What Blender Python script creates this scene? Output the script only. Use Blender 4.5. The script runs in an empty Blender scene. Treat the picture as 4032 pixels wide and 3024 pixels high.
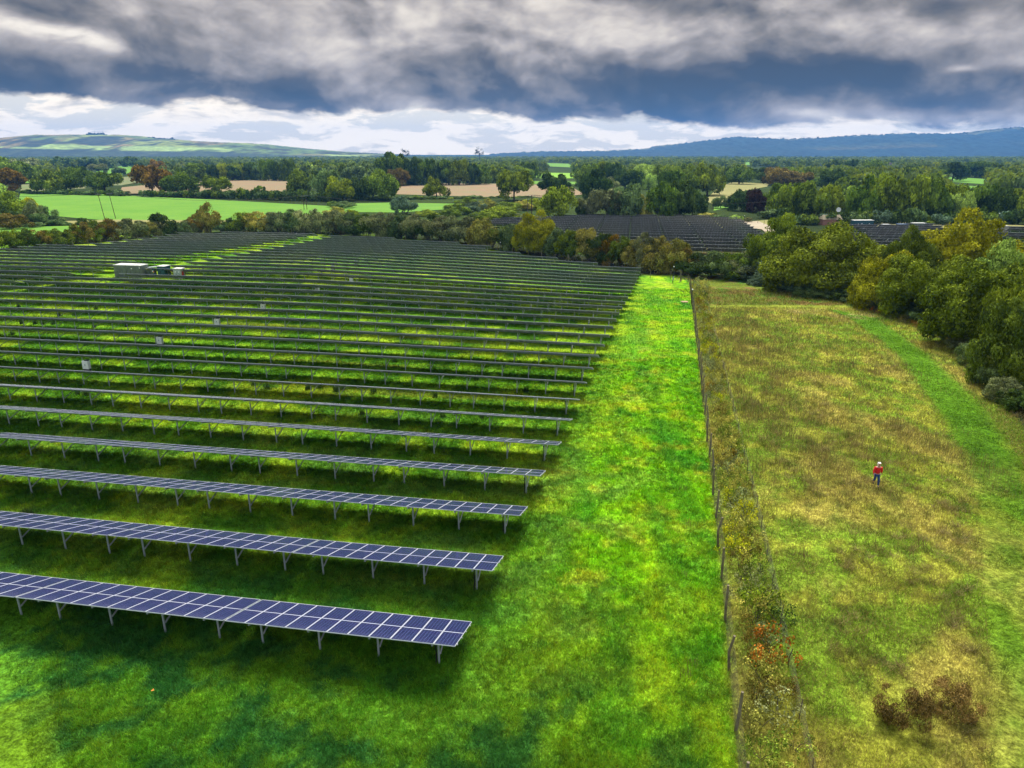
import bpy, math, random
import numpy as np
from mathutils import Vector, Matrix
rng = np.random.default_rng(7)
random.seed(7)
PI = math.pi
R = math.radians
C = bpy.context.scene.collection
EXPO = 0.85
EX = 2.0 ** EXPO
# ------------------------------------------------------------------ camera
CZ = 22.75
PITCH = R(18.0)
FPX = 2796.0            # focal length in pixels of the 4032 px wide photograph
cam = bpy.data.cameras.new('camera'); co = bpy.data.objects.new('camera', cam); C.objects.link(co)
co.location = (0, 0, CZ); co.rotation_euler = (PI/2-PITCH, 0, 0)
cam.sensor_width = 36; cam.lens = 36*FPX/4032; cam.clip_end = 30000; cam.clip_start = 0.5
bpy.context.scene.camera = co

def ray(px, py):
    xc = (px-2016)/FPX; yc = (1512-py)/FPX
    return (xc, math.cos(PITCH)+yc*math.sin(PITCH), -math.sin(PITCH)+yc*math.cos(PITCH))
def project(x, y, z):
    dz = z-CZ
    dep = y*math.cos(PITCH)-dz*math.sin(PITCH)
    up = y*math.sin(PITCH)+dz*math.cos(PITCH)
    if dep < 1: return (-9e9, -9e9)
    return (2016+FPX*x/dep, 1512-FPX*up/dep)
# ------------------------------------------------------------------ terrain
YAW = R(9.5); CY, SY = math.cos(YAW), math.sin(YAW)
ZRv = [0, 25, 31.4, 37.4, 49.2, 55.2, 67, 79, 90.7, 102.6, 114.5, 126.3, 134, 151.8, 163.7, 175.6, 187.4, 250, 1e5]
ZRz = [0, 0, .18, .3, 0, -.25, -.67, -1.17, -1.66, -2.1, -2.73, -3.37, -3.65, -4.64, -5.4, -5.65, -5.73, -5, -5]
ZMv = [0, 25, 37.8, 55.2, 79, 102.6, 126.3, 134, 151.8, 175.6, 199.3, 223, 255, 1e5]
ZMz = [0, 0, .24, -.1, -.82, -1.36, -1.95, -2.05, -2.48, -3.1, -3.74, -4.05, -5, -5]
def uv_of(x, y): return x*CY-y*SY, y*CY+x*SY
def xy_of(u, v): return u*CY+v*SY, v*CY-u*SY
def terr(x, y):
    x = np.asarray(x, float); y = np.asarray(y, float)
    v = y*CY+x*SY
    a = x/np.maximum(y, 20.0)
    w = np.clip((a+.29)/.44, 0, 1)
    return np.interp(v, ZMv, ZMz)*(1-w)+np.interp(v, ZRv, ZRz)*w
def tz(x, y): return float(terr(x, y))
def G(px, py, h=0.0):
    r = ray(px, py); z = 0.0
    if r[2] > -0.004: r = (r[0], r[1], -0.004)
    for _ in range(14):
        s = (CZ-z-h)/-r[2]
        z = .5*z+.5*tz(r[0]*s, r[1]*s)
    s = (CZ-z-h)/-r[2]
    return (r[0]*s, r[1]*s, tz(r[0]*s, r[1]*s))
def top_h(p, py):      # height above p of what shows at picture height py
    r = ray(2016, py)
    return CZ+p[1]*r[2]/r[1]-p[2]
# ------------------------------------------------------------------ noise on arrays
def _h(ix, iy, s):
    n = (ix.astype(np.int64)*374761393+iy.astype(np.int64)*668265263+s*974634777) & 0xffffffff
    n = ((n ^ (n >> 13))*1274126177) & 0xffffffff
    n = n ^ (n >> 16)
    return (n & 0xffffff)/float(0xffffff)
def vn(x, y, s):
    ix = np.floor(x); iy = np.floor(y); fx = x-ix; fy = y-iy
    fx = fx*fx*(3-2*fx); fy = fy*fy*(3-2*fy)
    a = _h(ix, iy, s); b = _h(ix+1, iy, s); c = _h(ix, iy+1, s); d = _h(ix+1, iy+1, s)
    return (a*(1-fx)+b*fx)*(1-fy)+(c*(1-fx)+d*fx)*fy
def fbm(x, y, s, o=4):
    t = 0; a = .5; n = 0
    for i in range(o):
        t = t+a*vn(x, y, s+i*17); n += a; x = x*2.03+5.1; y = y*2.03+3.7; a *= .55
    return t/n
def sst(a, b, x): 
    t = np.clip((x-a)/(b-a), 0, 1); return t*t*(3-2*t)
# ------------------------------------------------------------------ mesh helpers
def npmesh(name, verts, faces, mats, midx=None, attrs=None, smooth=False):
    me = bpy.data.meshes.new(name)
    verts = np.asarray(verts, np.float32); faces = np.asarray(faces, np.int32)
    n = faces.shape[1]
    me.vertices.add(len(verts)); me.vertices.foreach_set('co', verts.ravel())
    me.loops.add(faces.size); me.loops.foreach_set('vertex_index', faces.ravel())
    me.polygons.add(len(faces)); me.polygons.foreach_set('loop_start', np.arange(0, faces.size, n, dtype=np.int32))
    if midx is not None: me.polygons.foreach_set('material_index', np.asarray(midx, np.int32))
    if smooth: me.polygons.foreach_set('use_smooth', np.ones(len(faces), bool))
    for m in mats: me.materials.append(m)
    if attrs:
        for k, a in attrs.items():
            a = np.asarray(a, np.float32)
            if a.ndim == 2:
                at = me.attributes.new(k, 'FLOAT_COLOR', 'POINT')
                if a.shape[1] == 3: a = np.hstack([a, np.ones((len(a), 1), np.float32)])
                at.data.foreach_set('color', a.ravel())
            else:
                at = me.attributes.new(k, 'FLOAT', 'POINT'); at.data.foreach_set('value', a)
    me.update(calc_edges=True); me.validate()
    return me
class MB:
    """collects boxes, tubes and prisms and links them as ONE mesh"""
    def __init__(s): s.v = []; s.f = []; s.m = []
    def add(s, vs, fs, m=0):
        b = len(s.v); s.v += [tuple(p) for p in vs]; s.f += [tuple(i+b for i in f) for f in fs]; s.m += [m]*len(fs); return s
    def box(s, c, d, m=0, M=None):
        x, y, z = d[0]/2, d[1]/2, d[2]/2
        vs = [Vector((sx*x, sy*y, sz*z)) for sz in (-1, 1) for sy in (-1, 1) for sx in (-1, 1)]
        if M is not None: vs = [M @ p for p in vs]
        vs = [p+Vector(c) for p in vs]
        return s.add(vs, [(0, 2, 3, 1), (4, 5, 7, 6), (0, 1, 5, 4), (2, 6, 7, 3), (0, 4, 6, 2), (1, 3, 7, 5)], m)
    def tube(s, pts, rad, n=6, m=0, cap=True):
        pts = [Vector(p) for p in pts]
        if not isinstance(rad, (list, tuple)): rad = [rad]*len(pts)
        vs = []; fs = []
        for i, p in enumerate(pts):
            d = (pts[min(i+1, len(pts)-1)]-pts[max(i-1, 0)]).normalized()
            a = d.cross(Vector((0, 0, 1)) if abs(d.z) < .95 else Vector((1, 0, 0))).normalized(); b = d.cross(a)
            for k in range(n):
                t = 2*PI*k/n; vs.append(p+(a*math.cos(t)+b*math.sin(t))*rad[i])
        for i in range(len(pts)-1):
            for k in range(n):
                fs.append((i*n+k, i*n+(k+1) % n, (i+1)*n+(k+1) % n, (i+1)*n+k))
        if cap: fs.append(tuple(range(n))); fs.append(tuple(range(len(vs)-1, len(vs)-n-1, -1)))
        return s.add(vs, fs, m)
    def beam(s, a, b, w, h, m=0):
        a = Vector(a); b = Vector(b); d = b-a; L = d.length; d.normalize()
        up = Vector((0, 0, 1)) if abs(d.z) < .9 else Vector((0, 1, 0))
        sx = d.cross(up).normalized(); sz = sx.cross(d)
        M = Matrix((sx, d, sz)).transposed()
        return s.box((a+b)/2, (w, L, h), m, M)
    def mesh(s, name, mats, smooth=False):
        me = bpy.data.meshes.new(name); me.from_pydata(s.v, [], s.f)
        for m in (mats if isinstance(mats, (list, tuple)) else [mats]): me.materials.append(m)
        me.polygons.foreach_set('material_index', s.m)
        if smooth: me.polygons.foreach_set('use_smooth', [True]*len(s.f))
        me.update(); return me
def link(name, data, parent=None, loc=None):
    o = bpy.data.objects.new(name, data); C.objects.link(o)
    if parent is not None: o.parent = parent
    if loc is not None: o.location = loc
    return o
def tag(o, label, cat, group=None, kind=None):
    o['label'] = label; o['category'] = cat
    if group: o['group'] = group
    if kind: o['kind'] = kind
    return o
def empty(name, label, cat, loc=(0, 0, 0), rz=0, group=None):
    o = link(name, None, None, loc); o.rotation_euler = (0, 0, rz); o.empty_display_size = .5
    return tag(o, label, cat, group)
ONES = ['', 'first', 'second', 'third', 'fourth', 'fifth', 'sixth', 'seventh', 'eighth', 'ninth', 'tenth', 'eleventh', 'twelfth', 'thirteenth', 'fourteenth', 'fifteenth', 'sixteenth', 'seventeenth', 'eighteenth', 'nineteenth']
TENS = {20: 'twent', 30: 'thirt', 40: 'fort', 50: 'fift', 60: 'sixt', 70: 'sevent', 80: 'eight', 90: 'ninet'}
def nth(n):
    if n < 20: return ONES[n]
    if n < 100:
        t = TENS[n//10*10]
        return t+'ieth' if n % 10 == 0 else t+'y-'+ONES[n % 10]
    return 'hundred and '+nth(n-100) if n > 100 else 'hundredth'
# ------------------------------------------------------------------ materials
def mat(name, col, rough=.6, metal=0, spec=.5):
    m = bpy.data.materials.new(name); m.use_nodes = True; b = m.node_tree.nodes['Principled BSDF']
    b.inputs['Base Color'].default_value = (*col, 1); b.inputs['Roughness'].default_value = rough
    b.inputs['Metallic'].default_value = metal; b.inputs['Specular IOR Level'].default_value = spec
    return m
class NT:
    def __init__(s, m): s.t = m.node_tree; s.n = s.t.nodes
    def node(s, typ, **kw):
        n = s.n.new(typ)
        for k, v in kw.items(): setattr(n, k, v)
        return n
    def lk(s, a, b): s.t.links.new(a, b)
    def math(s, op, a, b=None, c=None, clamp=False):
        n = s.n.new('ShaderNodeMath'); n.operation = op; n.use_clamp = clamp
        for i, v in enumerate((a, b, c)):
            if v is None: continue
            if hasattr(v, 'is_linked'): s.lk(v, n.inputs[i])
            else: n.inputs[i].default_value = v
        return n.outputs[0]
    def mix(s, f, a, b, blend='MIX'):
        n = s.n.new('ShaderNodeMix'); n.data_type = 'RGBA'; n.blend_type = blend
        for i, v in ((0, f), (6, a), (7, b)):
            if hasattr(v, 'is_linked'): s.lk(v, n.inputs[i])
            elif i == 0: n.inputs[i].default_value = v
            else: n.inputs[i].default_value = (*v, 1)
        return n.outputs[2]
    def noise(s, vec, scale, det=4, rough=.55, dist=0, dim='3D'):
        n = s.n.new('ShaderNodeTexNoise'); n.noise_dimensions = dim
        n.inputs['Scale'].default_value = scale; n.inputs['Detail'].default_value = det
        n.inputs['Roughness'].default_value = rough; n.inputs['Distortion'].default_value = dist
        if vec is not None: s.lk(vec, n.inputs['Vector'])
        return n.outputs['Fac']
    def ramp(s, f, a, b, lo=0., hi=1.):
        n = s.n.new('ShaderNodeMapRange'); n.interpolation_type = 'SMOOTHSTEP'
        for i, v in enumerate((f, a, b, lo, hi)):
            if hasattr(v, 'is_linked'): s.lk(v, n.inputs[i])
            else: n.inputs[i].default_value = v
        return n.outputs[0]
def varied(name, col, rough=.6, scale=3, amt=.35, metal=0):
    m = mat(name, col, rough, metal); t = NT(m); tc = t.node('ShaderNodeTexCoord')
    f = t.ramp(t.noise(tc.outputs['Object'], scale, 5), .3, .7)
    c = t.mix(f, tuple(x*(1-amt) for x in col), tuple(min(1, x*(1+amt)) for x in col))
    t.lk(c, t.n['Principled BSDF'].inputs['Base Color']); return m

M_steel = varied('galvanised_steel', (.34, .37, .40), .5, 4, .2, .2)
M_frame = mat('aluminium_frame', (.62, .64, .68), .35, .3)
M_back = varied('panel_back', (.12, .12, .075), .7, 2.2, .5)
def panel_cells():
    m = mat('panel_cells', (.015, .02, .07), .12); t = NT(m); b = t.n['Principled BSDF']
    uvn = t.node('ShaderNodeUVMap'); sp = t.node('ShaderNodeSeparateXYZ'); t.lk(uvn.outputs[0], sp.inputs[0])
    fx = t.math('FRACT', t.math('MULTIPLY', sp.outputs[0], 6)); fy = t.math('FRACT', t.math('MULTIPLY', sp.outputs[1], 10))
    def edge(f, w): return t.math('GREATER_THAN', t.math('ABSOLUTE', t.math('SUBTRACT', f, .5)), .5-w)
    g = t.math('MAXIMUM', edge(fx, .035), edge(fy, .035))
    bus = t.math('LESS_THAN', t.math('ABSOLUTE', t.math('SUBTRACT', t.math('FRACT', t.math('MULTIPLY', fx, 3)), .5)), .05)
    tc = t.node('ShaderNodeTexCoord')
    n = t.noise(tc.outputs['Object'], 1.7, 2)
    c = t.mix(t.ramp(n, .3, .7), (.008, .013, .060), (.012, .012, .066))
    c = t.mix(t.math('MULTIPLY', bus, .15), c, (.18, .22, .32)); c = t.mix(t.math('MULTIPLY', g, .5), c, (.17, .22, .36))
    t.lk(c, b.inputs['Base Color']); b.inputs['Roughness'].default_value = .16
    b.inputs['IOR'].default_value = 1.4; b.inputs['Specular IOR Level'].default_value = .4
    d = t.noise(tc.outputs['Object'], 9, 4); t.lk(t.ramp(d, .3, .8, .1, .28), b.inputs['Roughness'])
    return m
M_cell = panel_cells()
def ground_mat(name, blade=False):
    m = mat(name, (.1, .2, .02), .9, 0, .02); t = NT(m); b = t.n['Principled BSDF']
    at = t.node('ShaderNodeAttribute', attribute_name='Col')
    geo = t.node('ShaderNodeNewGeometry')
    if blade:
        c = at.outputs['Color']; t.lk(c, b.inputs['Base Color'])
        tr = t.node('ShaderNodeBsdfTranslucent'); t.lk(c, tr.inputs['Color'])
        mx = t.node('ShaderNodeMixShader'); mx.inputs[0].default_value = .35
        t.lk(b.outputs[0], mx.inputs[1]); t.lk(tr.outputs[0], mx.inputs[2]); t.lk(mx.outputs[0], t.n['Material Output'].inputs[0])
    else:
        n1 = t.noise(geo.outputs['Position'], 2.6, 6, .7); n2 = t.noise(geo.outputs['Position'], .35, 4, .6); n3 = t.noise(geo.outputs['Position'], .03, 5, .6)
        k = t.math('MULTIPLY', t.math('MULTIPLY', t.ramp(n1, .25, .75, .35, 1.6), t.ramp(t.noise(geo.outputs['Position'], 7, 4, .7), .3, .7, .6, 1.35)), t.math('MULTIPLY', t.ramp(n2, .3, .7, .82, 1.16), t.ramp(n3, .3, .7, .85, 1.12)))
        v = t.node('ShaderNodeVectorMath', operation='SCALE'); t.lk(at.outputs['Color'], v.inputs[0]); t.lk(k, v.inputs['Scale'])
        t.lk(v.outputs[0], b.inputs['Base Color'])
        bp = t.node('ShaderNodeBump'); bp.inputs['Distance'].default_value = .25; bp.inputs['Strength'].default_value = .9
        t.lk(n1, bp.inputs['Height']); t.lk(bp.outputs[0], b.inputs['Normal'])
    return m
M_ground = ground_mat('turf'); M_blade = ground_mat('grass_blades', True)
def field_mat(name, ca, cb, scale=.05, stripes=0):
    m = mat(name, ca, .9, 0, .1); t = NT(m); geo = t.node('ShaderNodeNewGeometry'); P = geo.outputs['Position']
    f = t.math('MULTIPLY', t.noise(P, scale, 6, .65), 1.0)
    mp = t.node('ShaderNodeMapping'); t.lk(P, mp.inputs[0]); mp.inputs['Scale'].default_value = (.02, .25, 1)
    g = t.noise(mp.outputs[0], 1, 5, .7)
    f = t.math('ADD', t.math('MULTIPLY', f, .6), t.math('MULTIPLY', g, .4))
    f2 = t.noise(P, .9, 5, .8)
    c = t.mix(t.ramp(f, .38, .62), ca, cb); c = t.mix(t.ramp(f2, .35, .8, 0, .45), c, tuple(x*.45 for x in ca))
    t.lk(c, t.n['Principled BSDF'].inputs['Base Color']); return m
def leaf_mat():
    m = mat('foliage', (.05, .1, .02), .8, 0, .03); t = NT(m); b = t.n['Principled BSDF']
    oi = t.node('ShaderNodeObjectInfo'); at = t.node('ShaderNodeAttribute', attribute_name='lv')
    hs = t.node('ShaderNodeHueSaturation')
    t.lk(t.ramp(at.outputs['Fac'], 0, 1, .515, .487), hs.inputs['Hue']); t.lk(t.ramp(at.outputs['Fac'], .1, .95, .35, 1.9), hs.inputs['Value'])
    t.lk(oi.outputs['Color'], hs.inputs['Color'])
    t.lk(hs.outputs[0], b.inputs['Base Color'])
    tr = t.node('ShaderNodeBsdfTranslucent'); t.lk(hs.outputs[0], tr.inputs['Color'])
    mx = t.node('ShaderNodeMixShader'); mx.inputs[0].default_value = .12
    t.lk(b.outputs[0], mx.inputs[1]); t.lk(tr.outputs[0], mx.inputs[2]); t.lk(mx.outputs[0], t.n['Material Output'].inputs[0])
    return m
M_leaf = leaf_mat()
M_bark = varied('bark', (.07, .055, .04), .9, 3, .4)
M_wood = varied('fence_wood', (.16, .13, .08), .85, 2, .4)
M_darkwood = varied('dark_pole_wood', (.07, .035, .028), .8, 1, .4)
M_greywood = varied('grey_pole_wood', (.15, .14, .11), .8, 1, .4)
M_wire = mat('wire', (.05, .048, .035), .8, 0)

# ================================================================== GROUND
def polyline_mask(x, y, pts, halfw, soft):
    best = np.full(x.shape, 1e9)
    for (a, b, wa, wb) in zip(pts[:-1], pts[1:], halfw[:-1], halfw[1:]):
        dx, dy = b[0]-a[0], b[1]-a[1]; t = np.clip(((x-a[0])*dx+(y-a[1])*dy)/(dx*dx+dy*dy), 0, 1)
        d = np.hypot(x-a[0]-t*dx, y-a[1]-t*dy)-(wa+(wb-wa)*t); best = np.minimum(best, d)
    return 1-sst(-soft, soft, best)
def in_poly(x, y, poly):
    ins = np.zeros(x.shape, bool); n = len(poly)
    for i in range(n):
        x1, y1 = poly[i][:2]; x2, y2 = poly[(i+1) % n][:2]
        c = ((y1 > y) != (y2 > y)) & (x < (x2-x1)*(y-y1)/(y2-y1+1e-12)+x1); ins ^= c
    return ins
# the deer fence runs straight; these two ground points lie on it
FA = G(2716, 1130); FB = G(2897, 2920)
fdx, fdy = FB[0]-FA[0], FB[1]-FA[1]; fl = math.hypot(fdx, fdy); fdx /= fl; fdy /= fl     # points towards the camera
def fence_side(x, y): return (x-FA[0])*(-fdy)+(y-FA[1])*fdx     # >0 on the meadow side
ROWR = [(1796,2548),(1942,2248),(2050,2029),(2129,1874),(2198,1749),(2245,1653),(2276,1570),(2306,1504),(2333,1445),(2357,1398),(2379,1355),(2399,1318),(2414,1282),(2427,1253),(2439,1227.5),(2451,1206),(2463,1186),(2474,1167.6),(2485,1143),(2493,1127),(2500,1114.5),(2507,1102),(2512,1091),(2518,1083)]
def rowv(k, left=False): return 25.5+5.93*(k-1)+(1.8 if (k >= 19 and not left) else 0)
def u_at(px, py, v):
    r = ray(px, py); return v*(r[0]*CY-r[1]*SY)/(r[1]*CY+r[0]*SY)
ROWU = [u_at(px, py, rowv(k+1)) for k, (px, py) in enumerate(ROWR)]
RV = [rowv(k+1) for k in range(24)]
pathL = [G(*p) for p in [(3270,1222),(3350,1255),(3530,1392),(3690,1600),(3790,1780),(3860,2010),(3900,2300),(3930,2650),(3960,3000)]]
pathR = [G(*p) for p in [(3300,1222),(3440,1255),(3650,1395),(3860,1600),(4010,1800),(4120,2050),(4200,2300),(4290,2650),(4400,3000)]]
PC = [((a[0]+b[0])/2, (a[1]+b[1])/2) for a, b in zip(pathL, pathR)]; PW = [math.hypot(a[0]-b[0], a[1]-b[1])/2 for a, b in zip(pathL, pathR)]
PW = [min(w, 3.2) for w in PW]
cross = [G(*p)[:2] for p in [(2775,1208),(3000,1207),(3250,1208),(3440,1212)]]
wood_edge = [G(*p)[:2] for p in [(2735,1078),(2900,1085),(3040,1100),(3200,1150),(3430,1190),(3640,1260),(3800,1400),(3900,1520),(4010,1660),(4200,1900),(4500,2400)]]+[(130, 20), (160, 300), (20, 300)]

HEDGE = [(-200,1010),(0,992),(160,982),(348,962),(586,934),(800,921),(1000,913),(1300,918),(1500,932),(1700,950),(1850,967),(1960,985),(2080,1003),(2240,1028),(2400,1053),(2560,1082),(2700,1080),(2900,1078),(3050,1090)]
def ground_colour(x, y):
    z = np.zeros(x.shape+(3,))
    def put(w, col):
        nonlocal z
        w = np.clip(w, 0, 1)[..., None]; z = z*(1-w)+np.array(col)*w
    u, v = uv_of(x, y)
    n1 = fbm(x*.35, y*.35, 1); n2 = fbm(x*.09+7, y*.09, 2); n3 = fbm(x*1.3, y*1.3, 3); n4 = fbm(x*.045, y*.045+3, 4); n5 = fbm(u*.03+9, v*.5, 6, 3)
    put(np.ones(x.shape), (.060, .175, .010))
    side = fence_side(x, y)
    ur = np.interp(v, RV, ROWU)
    # between the tables: richer, sunnier grass with yellow and brown patches
    put(sst(.40, .66, n1*.6+n3*.4), (.17, .36, .016)); put(sst(.47, .66, n2*.5+n1*.5)*.75, (.32, .44, .020))
    put(sst(.62, .78, n5)*.45, (.24, .24, .03)); put(sst(.62, .8, fbm(x*.6, y*.6, 11))*.6, (.030, .10, .008))
    # open bright strip right of the tables
    strip = sst(.5, 4, u-ur)*(1-sst(-.2, .3, side))
    put(strip, (.155, .38, .006)); put(strip*sst(.42, .62, n1*.5+n4*.5), (.33, .48, .014)); put(strip*sst(.5, .72, fbm(x*.22, y*.11, 21)), (.075, .28, .010))
    put(strip*sst(.58, .72, fbm(x*.5, y*.5, 22))*.6, (.40, .42, .03)); put(strip*(1-sst(5, 9, u-ur))*sst(.5, .7, fbm(x*.4, y*.4, 24))*.4, (.22, .34, .06)); put(strip*sst(.55, .62, fbm(x*.9, y*.9, 26))*.5, (.03, .13, .012)); put(strip*sst(.56, .74, fbm((x-.09*y)*.5, y*.03, 23))*.55, (.05, .21, .012))
    # lusher, bluer clover in the foreground
    fore = 1-sst(23, 36, v+6*n2+.5*np.maximum(u, -12))
    put((1-sst(40, 70, v))*sst(.42, .6, fbm(x*.25, y*.35, 27))*.4*(1-strip), (.12, .24, .04)); put(fore*.8, (.075, .235, .012)); put(fore*sst(.46, .58, fbm(x*.45, y*.45, 31)*.6+fbm(x*1.6, y*1.6, 33)*.4)*.9, (.022, .115, .022)); put(fore*sst(.55, .75, fbm(x*.25+4, y*.25, 32))*.8, (.12, .22, .010))
    # meadow
    mead = sst(-.2, .3, side)
    wgt = sst(.40, .62, fbm(x*.16, y*.10, 41))
    put(mead, (.32, .34, .04)); put(mead*sst(.42, .60, fbm(x*.5, y*.4, 42))*.85, (.15, .27, .018)); put(mead*sst(.50, .68, fbm(x*.2, y*.12+5, 43))*.8, (.40, .34, .07)); put(mead*sst(.55, .66, fbm(x*1.5, y*1.5, 48))*.5, (.05, .09, .01))
    put(mead*sst(.58, .72, fbm(x*.9, y*.7, 44))*.55, (.045, .085, .012))
    weedy = weed_density(x, y)
    put(mead*weedy*.35, (.085, .085, .02))
    # old unmown corner beyond the cross path
    cxv = cross[0][1]
    corner = mead*sst(-1, 2, y-cxv-(x-cross[0][0])*.02)
    put(corner, (.13, .17, .02)); put(corner*sst(.5, .66, fbm(x*.35, y*.3, 51)), (.17, .12, .035)); put(corner*sst(.55, .7, fbm(x*.4+3, y*.4, 52)), (.09, .19, .02))
    put(polyline_mask(x, y, cross, [1.6]*4, .8), (.24, .28, .035))
    pm = polyline_mask(x, y, PC, PW, 1.1)
    fa = .55+.45*sst(35, 60, y); put(pm*fa, (.045, .13, .006)); put(pm*.85*sst(45, 70, y), (.085, .19, .010)); put(pm*fa*sst(.5, .7, n1)*.6, (.08, .17, .010))
    put(mead*sst(1.0, 3.5, (x-np.interp(y, [p[1] for p in PC[::-1]], [p[0] for p in PC[::-1]])))*(1-sst(60, 75, y)), (.10, .15, .014))
    put(polyline_mask(x, y, [G(3150, 1225)[:2], G(3400, 1245)[:2]], [2.0, 2.5], 2)*sst(.4, .6, n1)*.9, (.36, .30, .12))
    hd = polyline_mask(x, y, [(FA[0], FA[1]), (FA[0]+fdx*200, FA[1]+fdy*200)], [0.1, .1], 2.6)*mead
    put(hd*.8, (.20, .165, .045))
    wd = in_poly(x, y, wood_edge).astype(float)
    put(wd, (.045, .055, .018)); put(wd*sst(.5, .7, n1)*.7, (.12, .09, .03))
    # grass beyond the tables and the far land
    far = sst(225, 250, v)
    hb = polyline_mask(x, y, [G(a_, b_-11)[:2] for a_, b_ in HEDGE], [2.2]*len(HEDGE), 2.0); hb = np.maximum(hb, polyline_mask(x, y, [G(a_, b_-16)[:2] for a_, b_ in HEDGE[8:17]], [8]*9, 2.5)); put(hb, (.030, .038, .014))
    put(far, (.035, .058, .012)); put(far*sst(.5, .62, fbm(x*.004, y*.004, 61)), (.025, .040, .010))
    return z
def weed_density(x, y):
    side = fence_side(x, y)
    a = (x-FA[0])*fdx+(y-FA[1])*fdy                     # distance along the fence from its far end
    w = sst(2.4, 4, side)*(1-sst(10, 19, side+4*fbm(x*.1, y*.1, 71)))*sst(8, 13, a)*(1-sst(106, 118, a+5*fbm(x*.15, y*.1, 75)))
    w2 = .55*sst(14, 17, side)*(1-sst(22, 27, side))*sst(30, 40, a)*(1-sst(95, 112, a))*sst(.40, .6, fbm(x*.12, y*.07, 73))
    return np.clip(np.maximum(w, w2)*sst(.22, .70, fbm(x*.6, y*.3, 72)), 0, 1)
def axis(lo_f, hi_f, step, far, sgn_lo, sgn_hi):
    a = list(np.arange(lo_f, hi_f+.01, step)); s = step; p = hi_f; 
    while p < sgn_hi: s *= 1.09; p += s; a.append(p)
    s = step; p = lo_f; b = []
    while p > sgn_lo: s *= 1.09; p -= s; b.append(p)
    return np.array(b[::-1]+a)
gx = axis(-95, 85, .55, 0, -14000, 14000); gy = axis(14, 170, .55, 0, -600, 14000)
X, Y = np.meshgrid(gx, gy); Z = terr(X, Y)
near = (1-sst(150, 200, Y))
side = fence_side(X, Y)
Z = Z+near*((fbm(X*.5, Y*.5, 81)-.5)*.22*sst(0, .5, side)+(fbm(X*.9, Y*.9, 82)-.5)*.10)
nx, ny = len(gx), len(gy)
idx = np.arange(nx*ny).reshape(ny, nx)
F = np.stack([idx[:-1, :-1], idx[:-1, 1:], idx[1:, 1:], idx[1:, :-1]], -1).reshape(-1, 4)
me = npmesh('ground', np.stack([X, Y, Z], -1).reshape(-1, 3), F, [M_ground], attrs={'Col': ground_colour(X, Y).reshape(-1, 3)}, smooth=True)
link('ground', me)['kind'] = 'structure'

# far fields as thin sheets on the plain (plain is level there)
FIELDS = []
def field(name, pts, m, off=.12):
    P = [G(*p) for p in pts]; FIELDS.append([(p[0], p[1]) for p in P])
    # gridded so that it follows the ground
    xs = [p[0] for p in P]; ys = [p[1] for p in P]; nn = 40
    gx_ = np.linspace(min(xs), max(xs), nn); gy_ = np.linspace(min(ys), max(ys), nn)
    me = bpy.data.meshes.new(name); import bmesh
    bm = bmesh.new(); bm.faces.new([bm.verts.new((p[0], p[1], 0)) for p in P])
    bmesh.ops.triangulate(bm, faces=bm.faces[:])
    for a, c, g in ((0, gx_, (1, 0, 0)), (1, gy_, (0, 1, 0))):
        if max(ys) < 420:
            for q in c[1:-1]:
                bmesh.ops.bisect_plane(bm, geom=bm.verts[:]+bm.edges[:]+bm.faces[:], plane_co=(q, q, 0), plane_no=g)
    for w in bm.verts: w.co.z = tz(w.co.x, w.co.y)+off
    bm.to_mesh(me); bm.free(); me.materials.append(m)
    for p in me.polygons:
        if p.normal.z < 0: p.flip()
    o = link(name, me); o['kind'] = 'structure'; return o
M_past = field_mat('bright_pasture', (.095, .235, .020), (.13, .27, .026))
M_pasty = field_mat('yellow_pasture', (.16, .34, .02), (.20, .38, .03))
M_stub = field_mat('pink_stubble', (.25, .165, .095), (.21, .18, .09), .03)
M_pale = field_mat('pale_grassland', (.12, .17, .06), (.18, .17, .08), .02)
M_rough = field_mat('rough_grassland', (.20, .20, .06), (.26, .24, .09), .05)
field('pasture', [(60,842),(80,762),(400,765),(900,790),(1300,812),(1460,818),(1300,850),(1250,872),(900,868),(420,868),(330,862),(200,850)], M_past)
field('pasture', [(-60,930),(-60,902),(150,893),(330,888),(290,912),(140,925)], M_past)
field('pasture', [(1380,802),(1560,798),(1790,803),(1750,826),(1560,838),(1360,836)], M_past, .15)
field('rough_ground', [(250,872),(420,866),(700,868),(900,870),(860,884),(560,884),(320,890)], M_rough, .16)
field('stubble_field', [(470,762),(480,738),(700,716),(1132,706),(1140,752),(1000,762),(800,766)], M_stub)
field('stubble_field', [(1552,765),(1570,732),(1760,722),(2000,724),(2240,730),(2300,765),(2200,778),(1900,776)], M_stub)
field('pale_field', [(80,755),(85,726),(300,722),(340,742),(180,752)], M_pale)
field('pale_field', [(330,735),(480,698),(560,690),(552,716),(480,730)], M_pale)
field('pale_field', [(60,722),(60,708),(300,712),(300,718)], M_past)
field('pasture', [(380,675),(470,655),(545,645),(545,668),(480,690),(380,692)], M_past)
field('pasture', [(2080,694),(2086,679),(2270,682),(2272,702),(2140,704)], M_pasty)
field('pasture', [(2080,724),(2084,713),(2280,716),(2278,726)], M_past)
field('pasture', [(2140,654),(2146,642),(2240,645),(2260,660)], M_past)
field('pasture', [(2453,677),(2456,667),(2490,667),(2482,676)], M_pasty)
field('pasture', [(2925,650),(2930,638),(2962,638),(2965,649)], M_past)
field('pasture', [(2940,678),(2945,668),(3070,672),(3066,680)], M_past)
field('pasture', [(3690,712),(3700,696),(3800,700),(3915,708),(3880,726)], M_past)
field('pasture', [(3715,742),(3712,724),(3870,736),(3858,750)], M_past)
field('pasture', [(3700,850),(3740,838),(4032,838),(4032,852)], M_past)
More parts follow.
